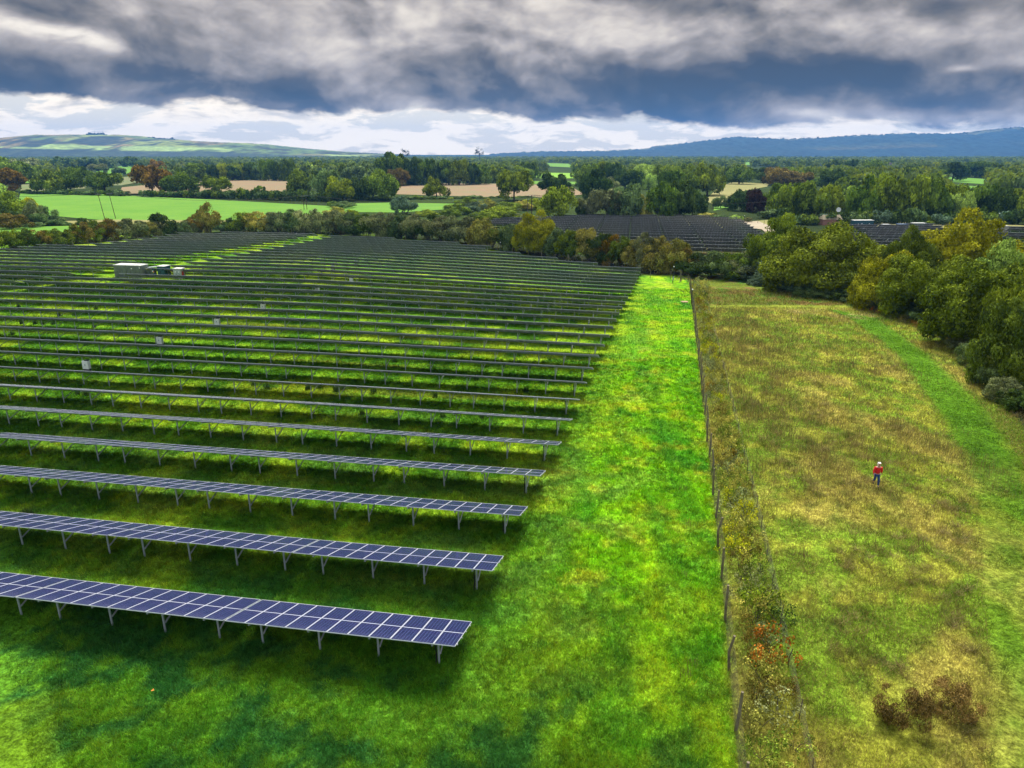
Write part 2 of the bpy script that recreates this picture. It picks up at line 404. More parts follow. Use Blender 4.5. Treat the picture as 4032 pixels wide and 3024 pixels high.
field('rough_field', [(2775,790),(2830,738),(2880,718),(3030,722),(3020,735),(2890,760),(2880,800),(2810,806)], M_rough)
field('pasture', [(2810,830),(2812,800),(2882,796),(2885,815)], M_past)
field('rough_field', [(2460,858),(2480,852),(2760,858),(2960,872),(3080,862),(3060,895),(2900,910),(2500,866)], M_rough)
field('track', [(2880,876),(2985,872),(3050,900),(3065,945),(3035,935),(3000,905),(2900,892)], field_mat('dirt_track', (.32, .26, .18), (.38, .33, .24)), .2)
field('pasture', [(2880,880),(2900,878),(3010,1000),(3010,1060),(2900,1020),(2960,985)], M_past, .15)
field('rough_field', [(3300,875),(3350,868),(4032,888),(4032,905),(3300,890)], M_rough, .15)
# ================================================================== SOLAR TABLES
TILT = R(19); ct, st = math.cos(TILT), math.sin(TILT)
PITCHT = 11.14; ZN = 1.95
def panel_geo(mb, x0, s0, w=.985, l=1.735, uv=None):
    """one module; x along the table, s down the slope from the near high edge"""
    def P(x, s, h): return (x, s*ct+h*st, ZN-s*st+h*ct)
    b = .022; t = .038; b0 = len(mb.v)
    o = [(x0, s0), (x0+w, s0), (x0+w, s0+l), (x0, s0+l)]
    i = [(x0+b, s0+b), (x0+w-b, s0+b), (x0+w-b, s0+l-b), (x0+b, s0+l-b)]
    vs = [P(x, s, t) for x, s in o]+[P(x, s, t-.004) for x, s in i]+[P(x, s, 0) for x, s in o]
    mb.add(vs, [(4, 5, 6, 7)], 0)
    fb = b0
    fs = [(0, 1, 5, 4), (1, 2, 6, 5), (2, 3, 7, 6), (3, 0, 4, 7), (0, 8, 9, 1), (1, 9, 10, 2), (2, 10, 11, 3), (3, 11, 8, 0)]
    mb.f += [tuple(k+fb for k in f) for f in fs]; mb.m += [1]*8
    mb.f.append((fb+8, fb+11, fb+10, fb+9)); mb.m.append(2)
def panel_mesh(name, items):
    mb = MB()
    for it in items: panel_geo(mb, *it)
    me = mb.mesh(name, [M_cell, M_frame, M_back])
    uv = me.uv_layers.new(name='UVMap')
    for p in me.polygons:
        if p.material_index == 0:
            for k, li in enumerate(p.loop_indices): uv.data[li].uv = ((0, 0), (1, 0), (1, 1), (0, 1))[k]
    return me
me_panel = panel_mesh('solar_panel', [(0, 0)])
me_deck = panel_mesh('panel_deck', [(-5.535+i*1.0065+.0075, j*1.755) for i in range(11) for j in (0, 1)])
POSTX = [-4.425, -1.475, 1.475, 4.425]
def slope_pt(x, s, h): return Vector((x, s*ct+h*st, ZN-s*st+h*ct))
mb = MB()
for s in (.42, 1.30, 2.18, 3.08): mb.beam(slope_pt(-5.55, s, -.035), slope_pt(5.55, s, -.035), .06, .06)
me_rails = mb.mesh('purlins', M_steel)
def post_mesh():
    m = MB(); m.box((0, 1.15, (1.30-.4)/2-.0), (.085, .06, 1.30+.4)); m.box((-.05, 1.20, .45), (.015, .04, 1.7)); return m.mesh('post', M_steel)
def brace_mesh():
    m = MB(); m.beam(Vector((.06, 1.17, .52)), slope_pt(.06, 2.75, -.12), .06, .06); return m.mesh('brace', M_steel)
def rafter_mesh():
    m = MB(); m.beam(slope_pt(0, .20, -.11), slope_pt(0, 3.25, -.11), .07, .10); return m.mesh('rafter', M_steel)
me_post, me_brace, me_rafter = post_mesh(), brace_mesh(), rafter_mesh()
mb = MB()
for m_ in (me_post, me_brace, me_rafter): mb.add([v.co[:] for v in m_.vertices], [tuple(p.vertices) for p in m_.polygons])
me_post_all = mb.mesh('post', M_steel)
me_cable = MB().tube([(-.09, 1.10, 1.35), (-.12, 1.08, 1.0), (-.10, 1.12, .5), (-.13, 1.05, -.1)], .035, 5).mesh('cable', mat('black_cable', (.01, .01, .012), .5))

tables = []          # (dist, key, u, v, row, index from right)
LE = {16:(40,1111),17:(154,1091),18:(258,1073),19:(366,1058),20:(452,1042),21:(530,1025),22:(609,1012.6),23:(690,1000),24:(754,990),25:(818,981),26:(873,972),27:(928,964),28:(980,956),29:(1028,949),30:(1077,942),31:(1123,935),32:(1163,930),33:(1200,925),34:(1240,921)}
RS = {15:(20,1134),16:(128,1113),17:(231,1092),18:(512,1080),19:(560,1047),20:(599,1032.6),21:(668,1019),22:(736,1008),23:(818,996),24:(873,988),25:(921,980),26:(967,972),27:(1013,965),28:(1059,957),29:(1098,950),30:(1135,942),31:(1166,935),32:(1208,930),33:(1240,925),34:(1262,921)}
BL = [(-200, 1000), (0, 981), (348, 954), (586, 929), (800, 914), (920, 911), (1278, 914), (1300, 921)]
BR = [(1290, 919), (1635, 942), (1737, 951), (1844, 964), (1946, 983), (2063, 1002), (2206, 1019), (2349, 1046)]
BP = BL+BR
def bnd(px): return np.interp(px, [b[0] for b in BP], [b[1] for b in BP])
for k in range(1, 35):
    v = rowv(k)
    ur = ROWU[k-1] if k <= 24 else ROWU[23]+.25*(k-24)
    segs = []
    lo = -1e9
    if k in RS: lo = u_at(*RS[k], v)
    segs.append((ur, lo, v))
    if k in LE:
        vl = rowv(k, True); segs.append((u_at(*LE[k], vl), -1e9, vl))
    n = 0
    for (u1, u0, vv) in segs:
        u = u1-PITCHT/2
        while u > -220:
            x, y = xy_of(u, vv)
            # the right end of this table and its left end on the picture
            xa, ya = xy_of(u+5.5, vv); xb, yb = xy_of(u-5.5, vv)
            pa = project(xa, ya, tz(xa, ya)+ZN); pb = project(xb, yb, tz(xb, yb)+ZN); pc = project(x, y, tz(x, y)+ZN)
            if pa[0] < -60: break
            if u-PITCHT/2 < u0-5: break
            ok = True
            if k >= 24 and pc[1] < bnd(pc[0])-2.5: ok = False
            if ok and pb[0] < 4100:
                n += 1; tables.append([math.hypot(x, y), u, vv, k, n])
            u -= PITCHT
# second and third arrays beyond the hedge
tables2 = []
f2n = [(1990,872),(2500,862),(2500,861),(2900,866),(2915,872),(2990,985),(2960,1003),(2700,1010),(2300,990),(1980,885)]
f2 = [G(*p)[:2] for p in [(1955,874),(2060,870),(2262,858),(2480,861),(2905,868),(2920,885),(2990,975),(2970,1010),(2800,1015),(2500,990),(2200,960),(1960,900)]]
f3 = [G(*p)[:2] for p in [(3330,899),(3680,900),(3700,985),(3380,1000)]]
f4 = [G(*p)[:2] for p in [(3960,911),(4060,913),(4060,965),(3990,960)]]
for poly, cnt in ((f2, 26), (f3, 18), (f4, 12)):
    us = [uv_of(*p) for p in poly]; v0 = min(p[1] for p in us); v1 = max(p[1] for p in us); u0 = min(p[0] for p in us); u1 = max(p[0] for p in us)
    vv = v1-1
    yw = 0
    while vv > v0:
        u = u1-6
        while u > u0-6:
            x, y = xy_of(u, vv)
            if in_poly(np.array([x]), np.array([y]), poly)[0]: tables2.append([math.hypot(x, y), u, vv])
            u -= 11.35
        vv -= 8.0
def pose(u, v):
    x, y = xy_of(u, v)
    xa, ya = xy_of(u+4.5, v+1.1); xb, yb = xy_of(u-4.5, v+1.1)
    za, zb = tz(xa, ya), tz(xb, yb)
    return (x, y, (za+zb)/2), math.atan2(za-zb, 9.0)
tables.sort()
NIND = 290
far_mats = []
for i, (d, u, v, k, n) in enumerate(tables):
    loc, sl = pose(u, v)
    if i < NIND:
        o = link('solar_table', None, None, loc); o.rotation_euler = (0, -sl, -YAW); o.empty_display_size = .5
        tag(o, 'solar panel table, %s from the right-hand end of the %s row from the front' % (nth(n), nth(k)), 'solar table', 'rows of solar tables in the main field')
        if k <= 4:
            for a in range(11):
                for j in (0, 1):
                    p = link('solar_panel', me_panel, o); p.location = (-5.535+a*1.0065+.0075, j*1.755*ct, -j*1.755*st)
        else: link('panel_deck', me_deck, o)
        link('purlins', me_rails, o)
        for px_ in POSTX:
            if k <= 12:
                p = link('post', me_post, o); p.location = (px_, 0, 0)
                link('brace', me_brace, p); link('rafter', me_rafter, p)
            else:
                p = link('post', me_post_all, o); p.location = (px_, 0, 0)
        if n == 1 and k <= 9: p = link('cable', me_cable, o); p.location = (4.425, 0, 0)
    else: far_mats.append((loc, sl))
for d, u, v in tables2: far_mats.append(pose(u, v))
def merge(name, mes, mats_, poses):
    vs = []; fs = []; ms = []; uvs = []; b = 0
    lut = [[mats_.index(m) for m in me.materials] for me in mes]
    for (loc, sl) in poses:
        M = np.array(Matrix.Translation(loc) @ Matrix.Rotation(-YAW, 4, 'Z') @ Matrix.Rotation(-sl, 4, 'Y'))
        for me_, dx, L in [(mes[0], 0, lut[0]), (mes[1], 0, lut[1])]+[(mes[2], q, lut[2]) for q in POSTX]:
            n = len(me_.vertices); c = np.empty(n*3); me_.vertices.foreach_get('co', c); c = c.reshape(-1, 3)+np.array((dx, 0, 0))
            vs.append(c @ M[:3, :3].T+M[:3, 3]); f = np.array([p.vertices[:] for p in me_.polygons]); fs.append(f+b); b += n
            ms.append(np.array([L[p.material_index] for p in me_.polygons]))
    return npmesh(name, np.vstack(vs), np.vstack(fs), mats_, np.concatenate(ms))
M_cellfar = mat('panel_cells_far', (.02, .025, .09), .25)
mdeck = me_deck.copy(); mdeck.materials[0] = M_cellfar
o = link('solar_tables', merge('solar_tables', [mdeck, me_rails, me_post_all], [M_cellfar, M_frame, M_back, M_steel], far_mats))
tag(o, 'farthest dark rows of solar tables below the back hedge and beyond it', 'solar tables', None, 'stuff')
print('tables', len(tables), len(tables2))
# ================================================================== EQUIPMENT
M_white = varied('white_enamel', (.86, .87, .88), .4, 2, .08); M_dark = mat('dark_plinth', (.03, .035, .045), .6)
M_ggreen = varied('grey_green_paint', (.125, .155, .125), .6, 1.5, .18); M_lroof = varied('pale_roof', (.55, .56, .52), .6, 1, .2)
M_teal = varied('teal_paint', (.012, .075, .085), .5, 2, .3); M_blue = mat('blue_panel', (.10, .18, .32), .5); M_lgrey = varied('light_grey_paint', (.36, .42, .42), .5, 2, .15)
M_red = mat('red_paint', (.55, .02, .02), .5); M_beige = varied('beige_paint', (.34, .33, .26), .6, 2, .15); M_yel = mat('yellow_sign', (.75, .6, .02), .5)
M_conc = varied('concrete', (.36, .34, .29), .85, 2, .25); M_black = mat('black_paint', (.02, .02, .022), .5); M_stick = mat('white_sticker', (.8, .8, .8), .5)
mb = MB(); mb.box((0, 0, .78), (.72, .42, .92)); m_cab = mb.mesh('cabinet', M_white)
mb = MB(); mb.box((0, .02, .16), (.66, .36, .30)); mb.box((-.2, .1, .2), (.06, .06, 1.0)); mb.box((.2, .1, .2), (.06, .06, 1.0)); m_pl = mb.mesh('plinth', M_dark)
mb = MB(); mb.box((.1, .05, 1.29), (.42, .30, .10)); mb.box((.1, .05, 1.25), (.5, .36, .03)); m_fan = mb.mesh('fan_housing', M_dark)
mb = MB(); mb.box((0, -.214, .80), (.10, .006, .12)); m_lab = mb.mesh('plate', M_blue)
INV = [(345,1462,10),(633,1362,12),(858,1287,14),(1038,1226,16),(1250,1150,18),(1385,1118,19),(1312,1066,21),(1402,1039,23),(1482,1018,25),(160,1044,20),(478,988,24),(668,960,27)]
INV.sort()
for i, (px, py, k) in enumerate(INV):
    p = G(px, py)
    o = empty('inverter_cabinet', 'white inverter cabinet on a dark plinth, %s from the left among the solar tables' % nth(i+1), 'cabinet', p, -YAW, 'white inverter cabinets')
    link('cabinet', m_cab, o); link('plinth', m_pl, o); link('fan_housing', m_fan, o); link('plate', m_lab, o)
def container(name, label, p, rz, L, D, H, mbody, mroof, doors=6, dmat=None, stickers=()):
    o = empty(name, label, 'container' if L > 3 else 'kiosk', p, rz)
    b = MB(); b.box((0, 0, H/2+.1), (L, D, H)); link('body', b.mesh('body', mbody), o)
    b = MB(); b.box((0, 0, H+.13), (L+.14, D+.14, .07)); b.box((0, 0, H+.19), (L*.96, D*.9, .06)); link('roof', b.mesh('roof', mroof), o)
    b = MB(); b.box((0, 0, -.12), (L+.3, D+.3, .44)); link('plinth', b.mesh('plinth', M_conc), o)
    w = (L-.2)/doors
    for i in range(doors):
        b = MB(); b.box((-L/2+.1+w*(i+.5), -D/2-.018, H/2+.08), (w-.06, .035, H-.3))
        d = link('door', b.mesh('door', dmat or mbody), o)
        b = MB(); b.box((-L/2+.1+w*(i+.5)+w*.3, -D/2-.055, H/2), (.05, .04, .22)); link('handle', b.mesh('handle', M_dark), d)
    for sx, sz, m_ in stickers:
        b = MB(); b.box((sx, -D/2-.045, sz), (.26, .01, .24)); link('notice', b.mesh('notice', m_), o)
    return o
def gp(px, py, pz=None): return G(px, py)
SX = 2.45
p1 = G(522, 1090)
container('substation_container', 'long grey-green steel container with pale roof among the solar tables', p1, -R(11), 6.4, 2.4, 2.45, M_ggreen, M_lroof, 6, None, [(1.05, 1.95, M_stick), (2.95, 2.15, M_stick)])
p = G(598, 1090)
o = empty('transformer', 'mottled oil transformer housing between container and teal switch cabin', 'transformer', p, -R(11))
b = MB(); b.box((0, 0, .95), (1.5, 1.5, 1.7)); link('tank', b.mesh('tank', varied('mottled_paint', (.20, .22, .10), .6, 3, .5)), o)
b = MB(); b.beam((-.8, .3, 1.9), (1.9, .9, 2.2), 1.2, .1); link('cable_cover', b.mesh('cable_cover', M_lgrey), o)
b = MB(); [b.box((-.6+.2*i, -.82, .9), (.05, .14, 1.3)) for i in range(7)]; link('radiator', b.mesh('radiator', M_ggreen), o)
b = MB(); b.box((0, 0, 0), (1.7, 1.7, .3)); link('plinth', b.mesh('plinth', M_conc), o)
b = MB(); b.box((1.15, -.8, .95), (.65, .05, 1.8)); g = link('gate', b.mesh('gate', M_teal), o)
b = MB(); b.box((1.05, -.84, 1.35), (.24, .02, .3)); link('warning_sign', b.mesh('warning_sign', M_stick), g)
b = MB(); b.box((1.30, -.84, 1.25), (.2, .02, .3)); link('warning_sign', b.mesh('warning_sign', M_red), g)
b = MB(); b.box((1.12, -.84, 1.05), (.16, .02, .2)); link('warning_sign', b.mesh('warning_sign', M_yel), g)
container('switch_cabin', 'dark teal switch cabin with pale roof, middle of the equipment group', G(650, 1091), -R(11), 1.7, 2.0, 2.25, M_teal, M_lroof, 2)
kk = container('switch_kiosk', 'small light grey kiosk with two doors and a red box on its side', G(709, 1096), -R(8), 1.75, 1.5, 1.95, M_beige, M_lroof, 2, M_lgrey, [(-.35, 1.45, M_stick), (.4, 1.45, M_stick)])
b = MB(); b.box((.92, -.2, 1.1), (.12, .5, .75)); link('extinguisher_box', b.mesh('extinguisher_box', M_red), kk)
o = empty('cable_frame', 'dark steel fence frame with yellow sign left of the small kiosk', 'fence', G(676, 1093), -R(11))
b = MB(); [b.box((x_, 0, .7), (.07, .07, 1.5)) for x_ in (-.55, 0, .5)]; b.box((0, 0, 1.35), (1.2, .05, .05)); b.box((0, 0, .4), (1.2, .05, .05)); link('frame', b.mesh('frame', M_black), o)
b = MB(); b.box((.1, -.06, 1.25), (.18, .02, .28)); link('sign', b.mesh('sign', M_yel), o)
# beyond: teal container and grey cabins behind the third array
container('switch_container', 'large teal container behind the right-hand solar rows', G(3392, 898), R(3), 8.0, 2.6, 2.9, M_teal, M_lroof, 4, None, [(-2.2, 1.7, M_stick), (-1.0, 1.8, M_stick), (-.7, 1.8, M_stick), (2.2, 1.8, M_stick)])
container('kiosk', 'small light grey kiosk standing alone right of the teal container', G(3485, 899), 0, 2.6, 1.8, 1.4, M_lgrey, M_lroof, 2, None, [(-.7, .9, M_stick), (.4, .8, M_stick)])
container('transformer_cabin', 'low grey transformer cabin with blue cover between two kiosks', G(3548, 899), 0, 3.6, 1.8, 1.5, M_ggreen, M_blue, 3)
container('grey_container', 'grey-green container at the end of the cabins behind right-hand solar rows', G(3613, 899), 0, 5.0, 2.2, 1.9, M_ggreen, M_lroof, 3, None, [(-.8, 1.2, M_stick)])
container('pale_container', 'pale low container at the far right between the big oaks', G(3932, 912), 0, 5.4, 2.4, 2.0, M_beige, M_lroof, 4)
# farm shed roof with dish
p = G(3265, 885); p = (p[0], p[1], p[2])
o = empty('farm_shed', 'low shed with tan pitched roof behind the big oak', 'shed', p, R(2))
b = MB(); b.box((0, 0, 1.2), (7.6, 4.6, 2.4)); link('wall', b.mesh('wall', varied('pink_brick', (.34, .17, .13), .85, 3, .2)), o)
b = MB(); b.add([(-4, -2.6, 2.3), (4, -2.6, 2.3), (4, 2.6, 2.3), (-4, 2.6, 2.3), (-3.2, 0, 4.0), (3.9, 0, 4.0)], [(0, 1, 5, 4), (2, 3, 4, 5), (0, 4, 3), (1, 2, 5), (0, 3, 2, 1)]); link('roof', b.mesh('roof', varied('tan_tile', (.20, .17, .10), .85, 2, .3)), o)
p = G(3293, 880)
o = empty('satellite_dish', 'white satellite dish on a mast right of the shed roof', 'satellite dish', p, 0)
b = MB(); b.tube([(0, 0, 0), (0, 0, 5.2)], .09, 6); link('mast', b.mesh('mast', M_steel), o)
b = MB(); N = 20; vs = [(0, -.1, 5.6)]
for rr, yy in ((.5, -.17), (.95, -.45)):
    vs += [(rr*math.cos(2*PI*i/N), yy, 5.6+rr*math.sin(2*PI*i/N)) for i in range(N)]
fs = [(0, 1+i, 1+(i+1) % N) for i in range(N)]+[(1+i, 1+N+i, 1+N+(i+1) % N, 1+(i+1) % N) for i in range(N)]
b.add(vs, fs); b.tube([(0, -.1, 5.6), (.1, -1.1, 5.5)], .03, 4); mo = b.mesh("dish", M_white); d = link('dish', mo, o); sm = d.modifiers.new('s', 'SOLIDIFY'); sm.thickness = .04
# camera masts
def mast(px, py, hgt, label, thin=.06, box=False):
    o = empty('camera_mast', label, 'mast', G(px, py))
    b = MB(); b.tube([(0, 0, -.2), (0, 0, hgt)], [thin*1.2, thin], 8); link('pole', b.mesh('pole', M_black), o)
    b = MB(); b.box((0, -.08, hgt+.08), (.16, .36, .16)); link('camera_head', b.mesh('camera_head', M_white), o)
    if box: b = MB(); b.box((.02, -.14, 1.0), (.34, .16, .8)); link('control_box', b.mesh('control_box', M_lgrey), o)
mast(2649, 1113, 3.6, 'black camera mast with white head at the top of the grass strip', .08, True)
mast(1971, 1000, 3.2, 'thin camera mast behind the rows, below the yellow-green oak', .06)
mast(1432, 925, 3.0, 'camera mast by the back hedge, middle of the field edge', .06)
mast(2928, 890, 4.0, 'camera mast beyond the hedge by the dirt track', .07)
mast(3922, 905, 6.0, 'tall pale mast beside the pale container at far right', .08)
mast(2722, 1196, 2.6, 'short mast with white head leaning beside the deer fence', .07)
# pallet and trough on the strip
o = empty('pallet', 'pale wooden pallet lying on the grass strip by the fence', 'pallet', G(2695, 1191), R(3))
b = MB(); [b.box((0, -.45+.18*i, .17), (1.25, .11, .03)) for i in range(6)]; link('deck', b.mesh('deck', varied('new_wood', (.55, .36, .22), .8, 2, .2)), o)
b = MB(); [b.box((x_, 0, .08), (.1, 1.0, .14)) for x_ in (-.5, 0, .5)]; link('bearer', b.mesh('bearer', M_wood), o)

# ================================================================== FENCES
def fence(name, label, pts, spacing, h, mwood, wires=5, lean=.05, rpost=.06, mesh_step=None, seed=1):
    rr = random.Random(seed)
    o = empty(name, label, 'fence', pts[0])
    O = Vector(pts[0]); wire = MB(); tops = []
    total = 0
    P = [Vector(p) for p in pts]; seq = []
    for a, b_ in zip(P[:-1], P[1:]):
        n = max(1, round((b_-a).length/spacing)); seq += [a.lerp(b_, i/n) for i in range(n)]
    seq.append(P[-1])
    shapes = []
    for k in range(3):
        b = MB(); b.tube([(0, 0, -.3), (rr.uniform(-lean, lean), rr.uniform(-lean, lean), h*.5), (rr.uniform(-lean, lean)*1.8, rr.uniform(-lean, lean), h+rr.uniform(-.05, .1))], [rpost*1.1, rpost, rpost*.9], 7)
        shapes.append(b.mesh('post', mwood))
    for i, q in enumerate(seq):
        q.z = tz(q.x, q.y); p = link('post', shapes[i % 3], o); p.location = q-O; p.rotation_euler = (0, 0, rr.uniform(0, 6))
    for a, b_ in zip(seq[:-1], seq[1:]):
        for j in range(wires):
            z = .12+(h-.2)*j/(wires-1); m_ = (a+b_)/2+Vector((0, 0, z-.015)); wire.tube([a+Vector((0, 0, z))-O, m_-O, b_+Vector((0, 0, z))-O], 0.0025 if mesh_step else .006, 3, cap=False)
        if mesh_step:
            n = int((b_-a).length/mesh_step)
            for j in range(1, n):
                c = a.lerp(b_, j/n); wire.tube([c+Vector((0, 0, .1))-O, c+Vector((0, 0, h-.08))-O], .0025, 3, cap=False)
    link('wire_mesh', wire.mesh('wire_mesh', M_wire), o); return o
def fpt(t, off=0): x = FA[0]+fdx*t-fdy*off; y = FA[1]+fdy*t+fdx*off; return (x, y, tz(x, y))
fence('deer_fence', 'tall wooden-post deer fence between the green strip and the brown meadow', [fpt(-4), fpt(fl+14)], 3.6, 2.0, M_wood, 12, .09, .065, .3, 3)
fence('inner_fence', 'thin stake and wire fence on the meadow side of the young hedge', [fpt(22, 2.7), fpt(fl+14, 2.7)], 3.2, 1.0, varied('brown_stakes', (.10, .06, .04), .9, 2, .4), 6, .06, .022, None, 5)
bf = [(0,1000),(160,990),(348,968),(586,940),(800,925),(1000,917),(1300,922),(1500,936),(1700,955),(1850,972),(1960,993),(2080,1012),(2240,1038),(2400,1065),(2560,1095),(2640,1100),(2708,1112)]
fence('boundary_fence', 'post and wire fence along the hedge behind the solar rows', [G(*p) for p in bf], 5.2, 1.9, M_wood, 6, .03, .07, None, 8)
fence('field_fence', 'fence of pale posts behind the second solar array', [G(*p) for p in [(2280,862),(2500,860),(2760,860),(2960,874),(3060,900)]], 7, 1.8, M_wood, 4, .03, .08, None, 9)
def strainer(px, py, label):
    o = empty('strainer_post', label, 'fence post', G(px, py)); b = MB(); b.tube([(0, 0, -.3), (0, 0, 2.1)], .11, 8); link('post', b.mesh('post', M_wood), o)
    for sx in (-1.5, 1.5):
        b = MB(); b.tube([(sx, -.3, -.1), (0, 0, 1.5)], .06, 6); link('strut', b.mesh('strut', M_wood), o)
strainer(2679, 1106, 'braced strainer post left of the fence corner'); strainer(2237, 1033, 'braced strainer post at the hedge beyond the row ends'); strainer(310, 958, 'braced strainer post at the hedge on the far left')
o = empty('field_gate', 'low wooden rail gate beside the fence corner', 'gate', G(2696, 1112), R(8))
b = MB(); [b.box((x_, 0, .6), (.1, .1, 1.3)) for x_ in (-.9, .9)]; link('post', b.mesh('post', M_wood), o)
b = MB(); b.box((0, 0, 1.1), (1.9, .05, .1)); b.box((0, 0, .6), (1.9, .05, .1)); b.beam((-1.6, -.5, 0), (-.6, 0, 1.1), .08, .08); link('rail', b.mesh('rail', M_wood), o)
# ================================================================== POWER LINE
poles = []
def pole(px, pb, pt, label, m, rpl=.17, lean=0, arm=1.2):
    p = G(px, pb); h = top_h(p, pt)
    o = empty('power_pole', label, 'power pole', p, R(8), 'poles of the overhead line')
    b = MB(); b.tube([(0, 0, -.5), (lean, 0, h)], [rpl, rpl*.7], 8); link('pole', b.mesh('pole', m), o)
    b = MB(); b.box((lean, 0, h-.35), (2*arm, .12, .12)); link('crossarm', b.mesh('crossarm', M_steel), o)
    for sx in (-arm*.9, 0, arm*.9):
        b = MB(); b.tube([(lean+sx, 0, h-.3), (lean+sx, 0, h+.12)], [.07, .05], 6); link('insulator', b.mesh('insulator', M_dark), o)
    poles.append((p, h, lean)); return p, h, lean
pA = pole(414, 866, 762, 'left of two slim poles at the near edge of the green pasture', M_darkwood, .15, -1.1)
pB = pole(456, 861, 760, 'right of two slim poles at the near edge of the green pasture', M_darkwood, .15, -1.1)
pC = pole(1198, 826, 770, 'slim left pole of the pair above the middle hedge', M_darkwood, .16, -.2)
pD = pole(1209, 826, 768, 'slim right pole of the pair above the middle hedge', M_darkwood, .16, -.1)
pE = pole(2078, 850, 782, 'pale grey pole behind the yellow-green oak', M_greywood, .2, 0, 1.0)
pF = pole(2093, 852, 768, 'dark red-brown pole behind the yellow-green oak', M_darkwood, .22, 0, 1.6)
pG = pole(3112, 856, 788, 'pale pole of the pair beside the dirt track', M_greywood, .2, 0)
pH = pole(3128, 850, 786, 'dark red pole of the pair beside the dirt track', M_darkwood, .24, .3, 1.6)
def wires(a, b, label, sag, offs=(-1, 0, 1)):
    m_ = MB()
    for s in offs:
        A = Vector(a[0])+Vector((a[2]+s, 0, a[1]+.1)); B = Vector(b[0])+Vector((b[2]+s, 0, b[1]+.1))
        m_.tube([A.lerp(B, t/14)-Vector((0, 0, sag*4*(t/14)*(1-t/14))) for t in range(15)], .035, 4, cap=False)
    o = link('overhead_wires', m_.mesh('overhead_wires', M_wire)); tag(o, label, 'power line')
ql = G(-500, 868); wires((ql, 11.0, 0), pA, 'overhead wires running left from the two slim poles', 1.5)
wires(pB, pC, 'overhead wires from the left slim pole pair to the middle pair', 3, (-1, 1)); wires(pD, pE, 'overhead wires from the middle pole pair to the poles behind the oak', 3, (-1, 1))
wires(pF, pG, 'overhead wires over the second solar array', 3); qr = G(4700, 880); wires(pH, (qr, 10.5, 0), 'overhead wires running right over the wood belt', 2.5)
# ================================================================== VEGETATION
def crown(seed, nl, nleaf, size, bush=False, loose=0, spread=.62, lobe=1.0, base=.13):
    """unit crown: x,y in -1..1, z 0..1, made of leaf-clump faces gathered in lobes"""
    r = np.random.default_rng(seed)
    zc, zh = (.42, .52) if bush else (.56, .46)
    d = r.normal(size=(nl, 3)); d[:, 2] = np.abs(d[:, 2])*1.0-(.55 if bush else .35); d /= np.linalg.norm(d, axis=1)[:, None]
    rad = r.uniform(.50, .78, nl)*spread/.62
    lc = d*rad[:, None]; lc[: max(2, nl//6)] *= .35
    lr = r.uniform(.22, .42, nl)*(18/nl)**.3*lobe
    w = lr**2; li = r.choice(nl, nleaf, p=w/w.sum())
    e = r.normal(size=(nleaf, 3)); e /= np.linalg.norm(e, axis=1)[:, None]
    sub = r.normal(size=(nl, 13, 3)); sub /= np.linalg.norm(sub, axis=2)[..., None]; si = r.integers(0, 13, nleaf); sk = sub[li, si]; e = e*.55+sk*.8; prox = np.clip((e*sk).sum(1)/np.linalg.norm(e, axis=1), 0, 1)
    e += d[li]*.40+np.array([0, 0, .15]); e /= np.linalg.norm(e, axis=1)[:, None]
    rr = lr[li]*((.62-.5*loose)+(.42+.5*loose)*r.random(nleaf)**.6)*(.72+.44*prox**3)
    P = lc[li]+e*rr[:, None]
    P[:, 2] = np.maximum(P[:, 2]*1.0, -1)
    P = P*np.array([1, 1, zh*1.15])+np.array([0, 0, zc])
    nrm = e*.9+r.normal(size=(nleaf, 3))*.55; nrm /= np.linalg.norm(nrm, axis=1)[:, None]
    a = np.cross(nrm, r.normal(size=(nleaf, 3))); a /= np.linalg.norm(a, axis=1)[:, None]; b = np.cross(nrm, a)
    s = size*r.uniform(.5, 1.25, nleaf)[:, None]
    az = np.array([1, 1, .9])
    ex = np.percentile(np.abs(P[:, :2]), 98.5); P[:, :2] /= ex; lc = lc/np.array([ex, ex, 1])
    lo, hi = np.percentile(P[:, 2], 1.0), np.percentile(P[:, 2], 99.6); z0 = .0 if bush else base
    P[:, 2] = z0+(P[:, 2]-lo)/(hi-lo)*(1-z0); lcz = (.5+.5*(lc[:, 2]-lo)/(hi-lo)) if 0 else z0+(lc[:, 2]/.9)*(1-z0)*.9
    V = np.stack([P-a*s-b*s*.35, P+b*s*.75, P+a*s-b*s*.25, P-b*s*.8+a*s*.2], 1)
    V = P[:, None]+(V-P[:, None])*az
    lv = np.clip(.30*r.random(nl)[li]+.45*r.random((nl, 13))[li, si]+.3*r.random(nleaf)-.02, 0, 1)
    return V.reshape(-1, 3), np.repeat(lv, 4), lc*np.array([1, 1, zh*1.15])+np.array([0, 0, zc])
def crown_mesh(name, seed, nl, nleaf, size, **kw):
    V, lv, lc = crown(seed, nl, nleaf, size, **kw)
    me = npmesh(name, V, np.arange(len(V)).reshape(-1, 4), [M_leaf], attrs={'lv': lv}); return me, lc
def trunk_mesh(seed, lc, r0=.045, bush=False):
    r = random.Random(seed); b = MB()
    if bush:
        for i in range(5):
            q = lc[r.randrange(len(lc))]; b.tube([(r.uniform(-.08, .08), r.uniform(-.08, .08), -.05), (q[0]*.4, q[1]*.4, q[2]*.5), tuple(q)], [.022, .014, .004], 5)
    else:
        b.tube([(0, 0, -.06), (.01, 0, .12), (r.uniform(-.04, .04), r.uniform(-.04, .04), .34)], [r0*1.5, r0, r0*.85], 9)
        for i in range(9):
            q = lc[r.randrange(len(lc))]; m_ = (q[0]*.45, q[1]*.45, .30+(q[2]-.3)*.6)
            b.tube([(0, 0, .26+.012*i), m_, tuple(q*.96)], [r0*.55, r0*.32, r0*.1], 5)
    return b.mesh('trunk', M_bark, True)
